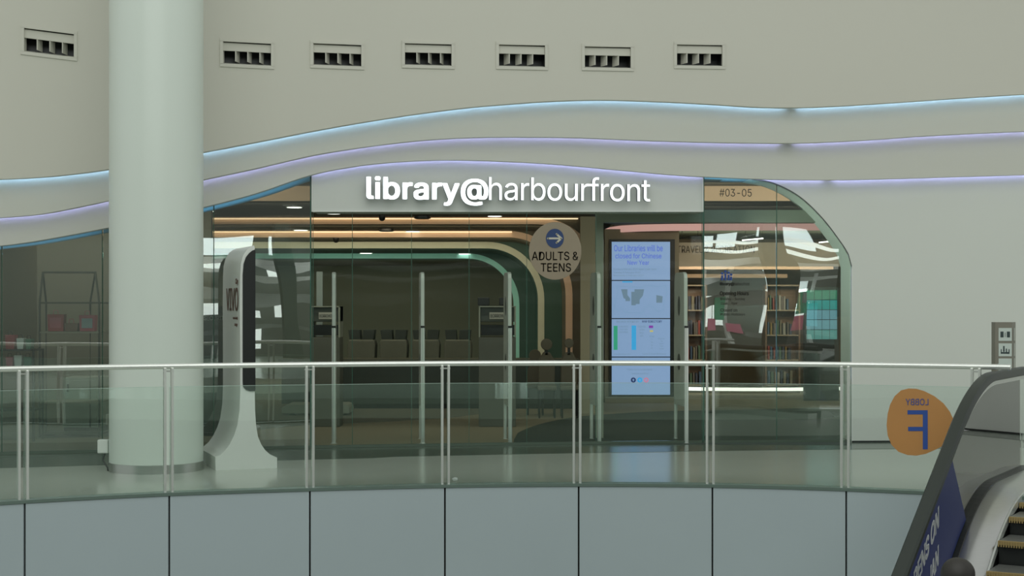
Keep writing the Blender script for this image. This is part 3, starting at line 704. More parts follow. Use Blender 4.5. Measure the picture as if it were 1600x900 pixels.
# ceiling lamps (seen as bright slivers), cameras and speakers
def lampd(px, py, z, r=.09, wpx=None):
    Y = (z-EYE)*F/(HZ-py); return P(px, py, Y), Y
DL = [(521,333,2.95,'left of the first door joint'),(773,337,2.95,'under the sign middle'),(460,323,2.95,'near the top of the left glass'),(323,329,2.95,'beside the column'),(470,359,2.85,'lower in the left glass'),(645,361,2.85,'in the middle of the doors'),(810,362,2.85,'left of the round sign'),(572,395,2.63,'over the book bins'),(726,396,2.63,'by the teal portal corner'),(18,400,2.95,'at the far left')]
d0 = None
for px, py, z, lab in DL:
    c, Y = lampd(px, py, z)
    if d0 is None:
        d0 = thing('ceiling_light', 'x', 'downlight', (c.x, c.y, z), 0, 'round downlights in the library ceiling')
        mb = MB(); mb.lathe([(.10,-.012),(.10,-.004)], (0,0,0), 24); obj('diffuser', mb, M_lamp, d0, world=False)
        mb = MB(); mb.lathe([(.115,-.008),(.115,.0)], (0,0,0), 24); obj('trim_ring', mb, M_white, d0, world=False); g = d0
    else: g = copy_tree(d0); g.location = (c.x, c.y, z-.002)
    s = 1.0 if z > 2.9 else 1.15
    g.scale = (s, s, 1)
    g['label'] = 'round white ceiling downlight '+lab
def hang(px, py, z, kind, lab, grp):
    Y = (z-EYE)*F/(HZ-py); c = P(px, py, Y)
    t = thing(kind, lab, kind.replace('_', ' '), (c.x, c.y, z), 0, grp)
    if kind == 'dome_camera':
        mb = MB(); mb.lathe([(.055,-.02),(.055,0)], (0,0,0), 20); obj('mount', mb, M_dark, t, world=False)
        mb = MB(); mb.lathe([(.005,-.085),(.025,-.08),(.045,-.06),(.05,-.02)], (0,0,0), 20); obj('dome', mb, M_dark, t, world=False, smooth=True)
    else:
        mb = MB(); mb.lathe([(.10,-.05),(.125,-.04),(.125,-.008)], (0,0,0), 28); obj('body', mb, M_dark, t, world=False, smooth=True)
        mb = MB(); mb.lathe([(.03,-.01),(.03,.0)], (0,0,0), 12); obj('mount', mb, M_dark, t, world=False)
hang(597, 336.5, 2.95, 'dome_camera', 'black dome camera under the ceiling right of the first door joint', 'black dome cameras')
hang(525, 371.5, 2.744, 'dome_camera', 'black dome camera lower, above the leftmost gate', 'black dome cameras')
hang(660, 337, 2.95, 'ceiling_speaker', 'flat black ceiling speaker by the second door joint', 'flat black ceiling units')
hang(604, 357, 2.85, 'ceiling_speaker', 'flat black ceiling speaker lower, below the dome camera', 'flat black ceiling units')

# tall information screen
Y = 25.5; it = thing('information_screen', 'tall beige pylon with four stacked blue white screens behind the gates', 'screen', (P(1002,0,Y).x, Y, 0))
zz = lambda y: P(0, y, Y).z; xx = lambda x: P(x, 0, Y).x
mb = MB(); mb.box(xx(945), Y, .0, xx(1061), Y+.35, zz(358)); obj('pylon', mb, M_totem, it)
mb = MB(); mb.box(xx(951.5), Y-.05, zz(619), xx(1054), Y, zz(374)); hs = obj('bezel', mb, M_dark, it)
M_scr = mat('screen_glow', (.1,.12,.16), .4, emit=(.21,.32,.53), es=1.0, var=.02)
M_sg = mat('screen_map_grey', (.1,.15,.2), .4, emit=(.12,.19,.27), es=1.0)
M_sl = mat('screen_blue_ink', (.03,.05,.3), .4, emit=(.10,.15,.42), es=1.0)
M_sgr = mat('screen_green', (.02,.3,.15), .4, emit=(.03,.28,.17), es=1.0)
M_scy = mat('screen_cyan', (.02,.3,.6), .4, emit=(.04,.30,.60), es=1.0)
M_spu = mat('screen_purple', (.2,.03,.3), .4, emit=(.18,.04,.32), es=1.0)
M_sye = mat('screen_yellow', (.6,.5,.1), .4, emit=(.45,.38,.12), es=1.0)
M_sdk = mat('screen_navy', (.01,.02,.08), .4, emit=(.015,.03,.10), es=1.0)
M_spk = mat('screen_pink', (.5,.2,.3), .4, emit=(.42,.18,.30), es=1.0)
SCR = [(378,437.5),(439,497),(498.5,557),(558.5,616.5)]
def rect(mb, x0, y0, x1, y1, d=.004): mb.box(xx(x0), Y-.052-d, zz(y1), xx(x1), Y-.052, zz(y0))
scr = []
for i, (a, b) in enumerate(SCR):
    mb = MB(); rect(mb, 955.5, a, 1046.5, b, .003); s = obj('display', mb, M_scr, it); s['label'] = ['top display with the closing notice','second display with a floor map','third display with coloured directory bars','bottom display with three round icons'][i]; scr.append(s)
def stext(par, s, x0, x1, y0, y1, m, **k):
    mb = MB(); text(mb, s, (xx(x0), Y-.056, zz(y1)), (1,0,0), (0,0,1), (0,-1,0), xx(x1)-xx(x0), zz(y0)-zz(y1), .002, **k); obj('line_of_text', mb, m, par)
stext(scr[0], 'Our Libraries will be', 959, 1035, 383, 393, M_sl, bold=.01)
stext(scr[0], 'closed for Chinese', 961, 1033, 396, 404, M_sl, bold=.01)
stext(scr[0], 'New Year', 980, 1014, 407, 414, M_sl, bold=.01)
stext(scr[0], 'Monday 4 February 2019 (open 11am-5pm)', 958, 1025, 419, 423, M_sg)
stext(scr[0], 'Tuesday 5 February 2019', 958, 1000, 424.5, 428, M_sg)
stext(scr[0], 'Wednesday 6 February 2019', 958, 1005, 429, 432.5, M_sg)
mb = MB()
def poly(mb, pts, d=.0055): mb.prism([(xx(x), Y-.052-d, zz(y)) for x, y in pts], (0,.002,0))
poly(mb, [(970,452),(980,452),(980,461),(984,466),(984,470.5),(977,470.5),(977,467),(974,466)])
poly(mb, [(991,452),(1006,452),(1004,462),(999,468),(999,475),(993,475),(993,477),(986,477),(986,456),(991,456)])
poly(mb, [(1025,461),(1035,463),(1034,473),(1025,473)]); obj('floor_map', mb, M_sg, scr[1])
mb = MB(); ol = [(958,486),(966,452),(962,447),(1000,449),(1012,446),(1030,448),(1040,446),(1042,458),(1037,470),(1036,484),(1028,487),(1020,480),(1012,477),(1006,482),(1004,489),(976,488),(970,480),(966,486),(958,476)]
for a, b in zip(ol[:-1], ol[1:]): bar(mb, xx(a[0]), zz(a[1]), xx(b[0]), zz(b[1]), .0028, Y-.057)
obj('map_outline', mb, mat('screen_line', (.1,.2,.3), .4, emit=(.15,.25,.38), es=1.0), scr[1])
for m, r in ((M_sgr, (958.5,509,964.5,546.5)), (M_scy, (986.5,508.5,993.5,546.5)), (M_spu, (1013.5,508.5,1020,512.5)), (M_sye, (1015,516,1020,518.5)), (M_scy, (972,439.5,988,441.5))):
    mb = MB(); rect(mb, *r, d=.006); obj('colour_bar', mb, m, scr[2] if r[1] > 500 else scr[1])
stext(scr[2], 'BROWSE BOOKS BY', 963, 998, 501, 504, M_sg); stext(scr[2], 'MAP DIRECTORY', 1003, 1034, 500.5, 504, M_sdk, bold=.01)
stext(scr[2], 'E-RESOURCES\nMAGAZINES\nNEWSPAPERS', 967, 981, 509, 520, M_sg); stext(scr[2], 'COLLECTION\nFICTION\nTRAVEL\nARTS', 996, 1008, 509, 526, M_sg)
stext(scr[2], 'Self-Checkout\nLift\nToilet\nStairs\nAED', 1014, 1022, 524, 545, M_sg); stext(scr[2], 'Programme\nZone\nRooms\nFoyer\nLounge', 1028, 1038, 528, 546, M_sg)
stext(scr[2], 'library@harbourfront', 958.5, 985, 552, 554.5, M_sg); stext(scr[2], 'Level 3 Floor Directory', 1004, 1040, 551.5, 554.5, M_sg)
stext(scr[3], 'Follow us on social media', 980, 1018, 575.5, 578.5, M_sg); stext(scr[3], 'facebook.com/library', 986, 1013, 582, 585, M_sg)
for x_, m in ((989.2, M_sdk), (999.3, M_scy), (1009.2, M_spk)):
    mb = MB(); cc = Vector((xx(x_), Y-.058, zz(593.5))); mb.prism(disc(cc, .042, .042, 24), (0,.002,0)); ic = obj('round_icon', mb, m, scr[3])
    mb = MB(); mb.box(cc.x-.006, Y-.060, cc.z-.022, cc.x+.006, Y-.0585, cc.z+.022); mb.box(cc.x-.018, Y-.060, cc.z-.004, cc.x+.018, Y-.0585, cc.z+.008); obj('icon_mark', mb, M_scr, ic)
mb = MB(); mb.box(xx(946), Y-.02, zz(622), xx(1061), Y-.0, zz(620)); obj('lower_lip', mb, mat('pale_lip', (.42,.42,.34), .4), it)

# right hand part: pink rimmed ceiling, header wall, shelves
def plan_strip(pl, z0, z1, m, name, lab):
    mb = MB(); A = [Vector((x_, y_, z1)) for x_, y_ in pl]; Bz = [Vector((x_, y_, z0)) for x_, y_ in pl]
    mb.strip(A, Bz, Vector((0,.06,0))); return struct(name, mb, m, lab, smooth=True)
M_pink = mat('pink_rim', (.75,.48,.45), .6, emit=(1.0,.55,.50), es=.45)
plan_strip([(1.62,26.6),(1.66,26.0),(1.8,25.5),(2.1,25.15),(2.6,24.95),(3.4,24.85),(5.9,24.8)], 2.83, 2.94, M_pink, 'trim_50', 'pink lit rim of the round ceiling recess')
mb = MB(); mb.prism([(1.0,23.3,2.945),(7.5,23.3,2.945),(7.5,31,2.945),(1.7,31,2.945),(1.7,25.4,2.945),(1.0,23.5,2.945)], (0,0,.05)); struct('ceiling_right', mb, mat('grey_green_ceiling', (.14,.17,.12), .8), 'grey green ceiling on the right')
mb = MB(); mb.box(2.0,23.32,2.95,7.5,23.4,3.15); struct('ceiling_step_right', mb, M_ceil)
# header wall with words
hw = struct('wall_header', MB().box(2.75, 27.0, 2.30, 7.5, 27.1, 2.72), mat('header_paint', (.52,.46,.36), .7), 'taupe header wall over the right shelves')
def htext(s, x0, x1, y0, y1):
    Yh = 27.0; mb = MB(); text(mb, s, (P(x0,0,Yh).x, Yh-.001, P(0,y1,Yh).z), (1,0,0), (0,0,1), (0,-1,0), P(x1,0,Yh).x-P(x0,0,Yh).x, (y1-y0)/F*Yh, .01)
    return mb
t = thing('wall_lettering', 'dark travel and recreation lettering on the header wall', 'lettering', (P(1062,0,27).x, 27.0, 2.5))
obj('words', htext('TRAVEL & RECREATION', 1058, 1179, 384, 395), mat('brown_letter', (.08,.065,.05), .6), t)
for k, (a, b, y0, Yh, m, h) in enumerate(((2.75,7.5,407,27.6,M_led_white,.012),(2.75,5.9,417,28.2,M_tan,.09),(2.9,5.2,431,29.0,M_tan,.07))):
    z_ = P(0, y0, Yh).z
    mb = MB(); mb.box(a, Yh, z_-h/2, b, Yh+.3, z_+h/2)
    if k == 0: tag(obj('light_strip', mb, m), 'thin white light line under the header wall', 'light strip')
    else: struct('trim_%d' % (50+k), mb, m, 'tan ceiling step over the right shelves')
for k, (x0, y0, x1, y1) in enumerate(((1160,375.5,1192,372.5),(1280,379,1312,375.5),(1060,373,1096,368))):
    Yh = 26.4; mb = MB(); mb.tube([P(x0,y0,Yh), P(x1,y1,Yh+.4)], .012, 8)
    lt = thing('linear_lamp', ['thin white linear lamp near the header words','thin white linear lamp at the right arch edge','dark linear track left of the header words'][k], 'lamp', P(x0,y0,Yh))
    obj('tube', mb, M_lamp if k < 2 else M_dark, lt)
    for f_ in (.15, .85):
        a_ = P(x0,y0,Yh).lerp(P(x1,y1,Yh+.4), f_); mb = MB(); mb.tube([a_, (a_.x, a_.y, 2.945)], .004, 6); obj('hanging_wire', mb, M_dark, lt)
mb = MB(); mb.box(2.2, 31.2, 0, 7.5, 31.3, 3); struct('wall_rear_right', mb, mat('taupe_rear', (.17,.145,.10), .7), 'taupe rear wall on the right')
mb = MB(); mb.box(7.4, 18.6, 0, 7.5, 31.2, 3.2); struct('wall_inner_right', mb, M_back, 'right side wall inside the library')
# book cases with individual books
BC = [(.45,.10,.08),(.10,.18,.30),(.35,.32,.22),(.12,.22,.14),(.40,.28,.08),(.22,.20,.18),(.5,.5,.45),(.08,.1,.16)]
bookmats = [mat('book_cover_%s' % n, tuple(v*.6 for v in c), .6) for n, c in zip(('red','blue','cream','green','ochre','brown','white','navy'), BC)]
bcol = ['red','blue','cream','green','ochre','brown','white','navy']
base_books = {}
def bookcase(x0, x1, Yb, h, ns, lab, nb):
    t = thing('bookcase', lab, 'bookcase', ((x0+x1)/2, Yb, 0), 0, 'bookcases on the right')
    mb = MB(); mb.box(x0, Yb+.30, 0, x1, Yb+.32, h); obj('back_board', mb, M_wood, t)
    for x_ in (x0, x1-.03):
        mb = MB(); mb.box(x_, Yb, 0, x_+.03, Yb+.3, h); obj('side_board', mb, M_wood, t)
    zs = [.12+(h-.15)*k/ns for k in range(ns+1)]
    for z_ in zs:
        mb = MB(); mb.box(x0+.03, Yb+.01, z_, x1-.03, Yb+.3, z_+.025); obj('shelf', mb, mat('pale_shelf', (.33,.28,.20), .5), t)
    for si, z_ in enumerate(zs[:-1]):
        x_ = x0+.05
        for k in range(nb):
            th = random.uniform(.025, .05); hh = random.uniform(.20, .27)
            if x_+th > x1-.06: break
            ci = random.randrange(8)
            key = 'book'
            if ci not in base_books:
                me = MB(); me.box(-.5, 0, 0, .5, 1, 1); o = obj('book', me, bookmats[ci], None, world=False); base_books[ci] = o
            else: o = base_books[ci].copy(); COL.objects.link(o)
            o.location = (x_+th/2, Yb+.03, z_+.0255); o.scale = (th*.96, .17, hh)
            tag(o, '%s book on the %s shelf of the %s' % (bcol[ci], ['lowest','second','third','top'][si], lab.split(',')[0].replace('brown ', '')), 'book', 'books in the right bookcases')
            x_ += th+random.uniform(.0, .03)
bookcase(3.15, 3.62, 28.5, 2.0, 4, 'brown bookcase beside the tall screen, next to the gate', 7)
bookcase(4.70, 5.35, 28.5, 2.0, 4, 'brown bookcase behind the arch glass joint, full of books', 8)
mb = MB(); mb.strip([(x_, 28.0-.12*(x_-3)*(6-x_)+.1, .12) for x_ in [3+.15*k for k in range(21)]], [(x_, 28.0-.12*(x_-3)*(6-x_)+.1, .06) for x_ in [3+.15*k for k in range(21)]], Vector((0,.05,0)))
tag(obj('floor_light_strip', mb, M_led_white), 'curved white light strip at the foot of the right bookcases', 'light strip')
# teal tiled screen wall
tw = thing('video_wall', 'dark framed teal and blue tiled screen wall behind the arch glass', 'screen', (P(1283,0,26).x, 26, 0))
mb = MB(); Y6 = 26.0; mb.box(P(1257,0,Y6).x, Y6, .0, P(1311,0,Y6).x, Y6+.12, P(0,449,Y6).z); obj('frame', mb, mat('dark_frame', (.04,.05,.045), .5), tw)
TC = [(.03,.16,.10),(.02,.22,.22),(.10,.25,.32),(.12,.28,.34),(.08,.25,.24)]
for r in range(5):
    for c_ in range(4):
        x0 = 1260+c_*12; y0 = 453+r*15.5; mb = MB(); mb.box(P(x0+.5,0,Y6).x, Y6-.02, P(0,y0+15,Y6).z, P(x0+11.5,0,Y6).x, Y6, P(0,y0+.5,Y6).z)
        obj('screen_tile', mb, mat('tile_glow_%s' % 'abcde'[r], TC[r], .4, emit=TC[r], es=.8), tw)

# ------------------------------------------------------------------ left window display
rk = thing('display_rack', 'dark metal rack with peaked sides and shelves behind the left glass', 'rack', P(110, 0, 19.0).xy.to_3d())
Yr = 18.9; X = lambda x: P(x, 0, Yr).x; Z = lambda y: P(0, y, Yr).z
M_rk = mat('dark_rack_metal', (.035,.04,.03), .45, .5)
for s_, (pf, pb) in enumerate(((62, 72), (155, 141))):
    for pxx in (pf, pb):
        yy = Yr if pxx == pf else Yr+.45
        xb = P(pxx, 0, yy).x; mb = MB(); mb.tube([(xb, yy, 0), (xb, yy, Z(472)), (P((67,149)[s_],0,Yr+.22).x, Yr+.22, P(0,425.5,Yr+.22).z)], .013, 8)
        obj('upright', mb, M_rk, rk, smooth=True)
mb = MB(); mb.tube([(P(66,0,Yr+.22).x, Yr+.22, P(0,425.5,Yr+.22).z), (P(150,0,Yr+.22).x, Yr+.22, P(0,425.5,Yr+.22).z)], .013, 8); obj('top_bar', mb, M_rk, rk)
for y_, m_ in ((472, M_rk), (518, mat('pale_rack_shelf', (.28,.27,.21), .5)), (628, mat('pale_rack_shelf', (.28,.27,.21), .5)), (678, M_rk)):
    mb = MB(); mb.box(X(62.5), Yr-.01, Z(y_)-.02, X(155), Yr+.46, Z(y_)); obj('shelf', mb, m_, rk)
# goods on rack
M_red = mat('red_wrap', (.36,.05,.06), .35); M_pk = mat('pink_card', (.45,.10,.14), .5); M_bw = mat('blue_white_card', (.26,.34,.36), .5)
zr = Z(518)+.001
def giftbag(x0, x1, h, m, lab, mm=None, dy=.1):
    t = thing('gift_bag', lab, 'bag', (X((x0+x1)/2), Yr+dy, zr), 0, 'goods on the rack shelf')
    mb = MB(); mb.prism([(X(x0), Yr+dy, zr), (X(x1), Yr+dy, zr), (X(x1)+.01, Yr+dy, zr+h), (X(x0)-.01, Yr+dy, zr+h)], (0,.12,0)); obj('body', mb, m, t, bevel=.005)
    mb = MB(); xc = X((x0+x1)/2); mb.tube([(xc-.03, Yr+dy+.01, zr+h), (xc-.025, Yr+dy+.01, zr+h+.05), (xc+.025, Yr+dy+.01, zr+h+.05), (xc+.03, Yr+dy+.01, zr+h)], .005, 6); obj('handle', mb, M_pk, t)
    if mm: mb = MB(); mb.box(X(x0+3), Yr+dy-.004, zr+h*.2, X(x1-3), Yr+dy-.001, zr+h*.8); obj('front_card', mb, mm, t)
giftbag(71, 95, .21, M_red, 'red shiny gift bag on the left of the rack shelf', M_pk)
giftbag(98, 117, .10, mat('brown_wrap', (.18,.10,.07), .6), 'low brown parcel bag in the middle of the rack shelf')
giftbag(121, 144, .20, M_pk, 'pink and pale blue bag on the right of the rack shelf', M_bw)
# white cabinet under the rack
cb = thing('white_cabinet', 'white cabinet with a dark handle beneath the display rack', 'cabinet', (P(127,0,19.6).x, 19.6, 0))
Yc = 19.55; mb = MB(); mb.box(P(98,0,Yc).x, Yc, .07, P(154,0,Yc).x, Yc+.5, P(0,590,Yc).z); obj('body', mb, mat('cabinet_white', (.36,.40,.33), .5), cb, bevel=.006)
mb = MB(); mb.box(P(100,0,Yc).x, Yc-.02, .10, P(152,0,Yc).x, Yc-.001, P(0,594,Yc).z); dd = obj('door', mb, mat('cabinet_white', (.36,.40,.33)), cb, bevel=.004)
mb = MB(); mb.box(P(105.5,0,Yc).x, Yc-.035, P(0,612,Yc).z, P(108.5,0,Yc).x, Yc-.021, P(0,600,Yc).z); obj('handle', mb, M_dark, dd)
mb = MB(); mb.box(P(99,0,Yc).x, Yc+.03, 0, P(153,0,Yc).x, Yc+.47, .07); obj('plinth', mb, M_dark, cb)
# second shelf at far left with bags
sh = thing('low_shelf', 'dark two tier shelf holding red and white bags at the far left', 'shelf', (P(25,0,18.6).x, 18.6, 0))
Yl = 18.3; Xl = lambda x: P(x, 0, Yl).x; Zl = lambda y: P(0, y, Yl).z
for y_ in (546, 574, 640):
    mb = MB(); mb.box(Xl(-30), Yl, Zl(y_)-.02, Xl(52), Yl+.4, Zl(y_)); obj('board', mb, M_rk, sh)
for x_ in (-29, 50):
    for dy in (0, .37):
        mb = MB(); mb.box(Xl(x_), Yl+dy, 0, Xl(x_)+.025, Yl+dy+.025, Zl(546)); obj('post', mb, M_rk, sh)
bagl = [(4,20,546,.17,M_red,'red bag on the upper left shelf, left end'),(22,34,546,.13,M_white,'white bag with red top on the upper left shelf'),(36,46,546,.12,mat('green_wrap',(.08,.22,.14),.5),'green bag on the upper left shelf, right end'),(5,17,574,.12,M_pk,'pink bag on the lower left shelf, left end'),(18,31,574,.14,M_white,'white bag on the lower left shelf'),(33,46,574,.12,mat('green_wrap',(.08,.22,.14),.5),'green bag on the lower left shelf, right end')]
for a, b, y_, h, m_, lab in bagl:
    t = thing('shopping_bag', lab, 'bag', (Xl((a+b)/2), Yl+.1, Zl(y_)), 0, 'bags on the left shelf')
    z_ = Zl(y_)+.001; mb = MB(); mb.prism([(Xl(a)+.01,Yl+.08,z_),(Xl(b)-.01,Yl+.08,z_),(Xl(b),Yl+.08,z_+h),(Xl(a),Yl+.08,z_+h)], (0,.12,0)); obj('body', mb, m_, t, bevel=.004)
    mb = MB(); xc = Xl((a+b)/2); mb.tube([(xc-.025,Yl+.1,z_+h),(xc-.02,Yl+.1,z_+h+.04),(xc+.02,Yl+.1,z_+h+.04),(xc+.025,Yl+.1,z_+h)], .004, 6); obj('handle', mb, M_dark, t)
# dark security board partly hidden by the totem
sc = thing('security_board', 'black security board standing behind the glass right of the column', 'sign board', (P(332,0,19).x, 19.2, 0))
Ys = 19.2; mb = MB(); mb.box(P(318,0,Ys).x, Ys, .04, P(366,0,Ys).x, Ys+.05, P(0,478,Ys).z); obj('board', mb, M_dark, sc, bevel=.01)
mb = MB(); text(mb, 'SECURITY', (P(318.5,0,Ys).x, Ys-.001, P(0,500.5,Ys).z), (1,0,0), (0,0,1), (0,-1,0), 37/F*Ys, 7/F*Ys, .004, bold=.02); obj('word', mb, mat('pale_letter', (.9,.92,.88), .5), sc)
mb = MB(); mb.box(P(320,0,Ys).x, Ys-.1, 0, P(364,0,Ys).x, Ys+.15, .04); obj('base', mb, M_dark, sc)

# ------------------------------------------------------------------ safety sign post by the escalator
Yp = 15.3; sg = thing('safety_sign', 'grey escalator safety sign box with white pictogram plates', 'sign', P(1574, 0, Yp).xy.to_3d(), 0)
xp = lambda x: P(x, 0, Yp).x; zp = lambda y: P(0, y, Yp).z
mb = MB(); mb.prism([(xp(1555), Yp, zp(606)), (xp(1580), Yp-.03, zp(606)), (xp(1593), Yp+.12, zp(606)), (xp(1556), Yp+.14, zp(606))], (0, 0, zp(503.5)-zp(606))); M_sgb = mat('sign_grey', (.21,.20,.16), .5); obj('box', mb, M_sgb, sg)
mb = MB(); mb.tube([(xp(1574), Yp+.06, 0), (xp(1574), Yp+.06, zp(606))], .03, 14); obj('pole', mb, M_steel2, sg, smooth=True)
for k, y0 in enumerate((512.5, 536.5, 560, 583)):
    dx = lambda x: Yp-.03*(x-1555)/25-.003
    h = 20 if k < 3 else 18
    mb = MB(); mb.prism([(xp(1560), dx(1560), zp(y0+h)), (xp(1579.3), dx(1579.3), zp(y0+h)), (xp(1579.3), dx(1579.3), zp(y0)), (xp(1560), dx(1560), zp(y0))], (0,.003,0)); pl = obj('plate', mb, mat('plate_white', (.55,.62,.57), .5), sg)
    mb = MB()
    def r4(x0, y0_, x1, y1_): mb.prism([(xp(x0), dx(x0)-.003, zp(y1_)), (xp(x1), dx(x1)-.003, zp(y1_)), (xp(x1), dx(x1)-.003, zp(y0_)), (xp(x0), dx(x0)-.003, zp(y0_))], (0,.002,0))
    if k == 0: r4(1562.5,y0+5.5,1567,y0+14.5); r4(1572,y0+5.5,1576.5,y0+14.5); r4(1569.2,y0+7,1569.8,y0+14)
    elif k == 1: r4(1563,y0+9,1564.2,y0+16); r4(1566.5,y0+4,1568.5,y0+13); r4(1570.5,y0+8,1572,y0+14); r4(1574.5,y0+9,1575.8,y0+16); r4(1563,y0+13.5,1575.8,y0+16)
    elif k == 2: r4(1564,y0+13,1576,y0+15.5); r4(1567,y0+9,1573,y0+12)
    else: r4(1564,y0+4,1576,y0+8)
    obj('pictogram', mb, mat('pictogram_ink', (.03,.05,.05), .5), pl)
for k, y0 in enumerate((512.5, 536.5, 560, 583)):
    fy = lambda x: Yp-.03+.15*(x-1580)/13-.004
    mb = MB(); mb.prism([(xp(1584), fy(1584), zp(y0+20)), (xp(1590), fy(1590), zp(y0+20)), (xp(1590), fy(1590), zp(y0)), (xp(1584), fy(1584), zp(y0))], (.002,-.002,0)); obj('side_plate', mb, mat('side_plate_grey', (.38,.40,.35), .5), sg)

# ------------------------------------------------------------------ escalator
EO = Vector((3.97, 13.0, 0)); ED = Vector((-.5, -.866, 0)); ER = Vector((.866, -.5, 0)); TAN = .577
def drop(s, L=1.3, s0=-.45):
    s = s-s0
    if s <= 0: return 0
    if s < L: return TAN*s*s/(2*L)
    return TAN*(s-L/2)
def ep(s, u, z): p = EO+ED*s+ER*u; return Vector((p.x, p.y, z-drop(s)))
SS = [-1.8, -1.2, -.8]+[-.5+.1*k for k in range(20)]+[1.6+.3*k for k in range(23)]
def sweep(mb, prof, ss=SS):
    n = len(prof); vs = []; fs = []
    for s in ss: vs += [ep(s, u, z) for u, z in prof]
    for i in range(len(ss)-1):
        for k in range(n): fs.append((i*n+k, i*n+(k+1)%n, (i+1)*n+(k+1)%n, (i+1)*n+k))
    fs += [tuple(range(n))[::-1], tuple(range((len(ss)-1)*n, len(ss)*n))]
    mb.add(vs, fs); return mb
es = thing('escalator', 'descending escalator with glass sides and black handrail at the right edge', 'escalator', EO)
for u0, sd in ((0, 1), (1.50, -1)):
    R = lambda a, b, c, d: [(u0+sd*a, c), (u0+sd*b, c), (u0+sd*b, d), (u0+sd*a, d)]
    mb = sweep(MB(), [(u0-.055,.99),(u0-.055,1.03),(u0-.04,1.05),(u0+.04,1.05),(u0+.055,1.03),(u0+.055,.99),(u0+.03,.975),(u0-.03,.975)]); obj('handrail', mb, M_rubber, es, smooth=True)
    mb = sweep(MB(), R(-.035,.035,.945,.985)); obj('handrail_guide', mb, M_steel2, es)
    mb = sweep(MB(), R(-.006,.006,.10,.95)); obj('glass_side', mb, M_glass_esc, es)
    mb = sweep(MB(), [(u0-.03,.02),(u0+sd*.052,.02),(u0+sd*.052,.115),(u0-sd*.03,.115)]); obj('glass_channel', mb, M_dark, es)
    mb = sweep(MB(), [(u0+sd*.05,.0),(u0+sd*.05,.105),(u0+sd*.07,.112),(u0+sd*.22,.09),(u0+sd*.285,.03),(u0+sd*.285,.0)]); obj('inner_deck', mb, M_steel, es, smooth=True)
    mb = sweep(MB(), R(.282,.298,-.02,.04)); obj('skirt_trim', mb, M_chrome, es)
    mb = sweep(MB(), R(.275,.285,-.55,.02)); obj('skirt_panel', mb, M_dark, es)
    mb = sweep(MB(), R(-.20,-.03,-.55,.09)); obj('outer_cladding', mb, M_steel, es)
mb = sweep(MB(), [(-.05,-.75),(1.55,-.75),(1.55,-.56),(-.05,-.56)]); obj('truss', mb, M_steel2, es)
mb = MB()
def flat(mb, s0, s1, u0, u1, z0, z1):
    vs = []
    for z in (z0, z1):
        for s, u in ((s0,u0),(s1,u0),(s1,u1),(s0,u1)): p = EO+ED*s+ER*u; vs.append((p.x,p.y,z))
    mb.add(vs, [(0,3,2,1),(4,5,6,7),(0,1,5,4),(1,2,6,5),(2,3,7,6),(3,0,4,7)])
flat(mb, -1.8, -.45, .30, 1.20, -.02, .012); obj('comb_plate', mb, M_steel2, es)
M_step = mat('step_metal', (.26,.27,.25), .35, .6, var=.3, scale=60, aniso=(1,1,1)); M_yel = mat('yellow_edge', (.34,.25,.10), .5)
for k in range(15):
    s0 = -.45+.4*k; s1 = s0+.4; z = -drop(s1)-.02 if k else -.01
    z = -drop(s0+.2)-.015 if k < 3 else -drop(s0)-.10
    zn = z
    mb = MB(); flat(mb, s0, s1-.03, .305, 1.195, z-.03, z)
    st = obj('step', mb, M_step, es, bevel=.006)
    mb = MB(); flat(mb, s1-.03, s1, .305, 1.195, z-.03, z+.002)
    for q in range(44):
        u = .305+.02*q; flat(mb, s1-.012, s1+.006, u, u+.010, z-.045, z-.002)
    obj('edge_comb', mb, M_yel, st)
    mb = MB(); flat(mb, s1-.05, s1-.03, .305, 1.195, z-.26, z-.03); obj('riser', mb, M_dark, st)
# blue advert film on the glass
ad = thing('advert_film', 'blue film with white opens on lettering stuck on the escalator glass', 'poster', EO)
mb = MB(); s_ = [1.05+.15*k for k in range(30)]
topz = [ep(s, .010, .94) for s in s_]
sb0 = .577
low = []
for s in s_: low.append(ep(s, .010, .13))
top2 = [ep(1.05, .010, .94)]
mb.strip(topz, low, ER*.004)
mb.prism([ep(1.05,.010,.94), ep(.80,.010,.50), ep(.577,.010,.125), ep(.8,.010,.13), ep(1.05,.010,.13)], ER*.004)
obj('film', mb, mat('advert_blue', (.012,.025,.13), .5), ad)
def adtext(s, s_start, h0, h, width, name='line_of_text'):
    vs, fs, asp = text_geo(s, .025, 0., 1.)
    mb = MB(); mb.add([ep(s_start-x*width, .0155+z*.002, h0+y*h) for x, y, z in vs], fs); obj(name, mb, mat('advert_white', (.75,.77,.78), .5), ad)
adtext('OPENS ON', 2.27, .66, .16, .83)
adtext('18 JAN', 1.95, .38, .15, .50)
adtext('LEVEL 1', 1.75, .17, .10, .45)

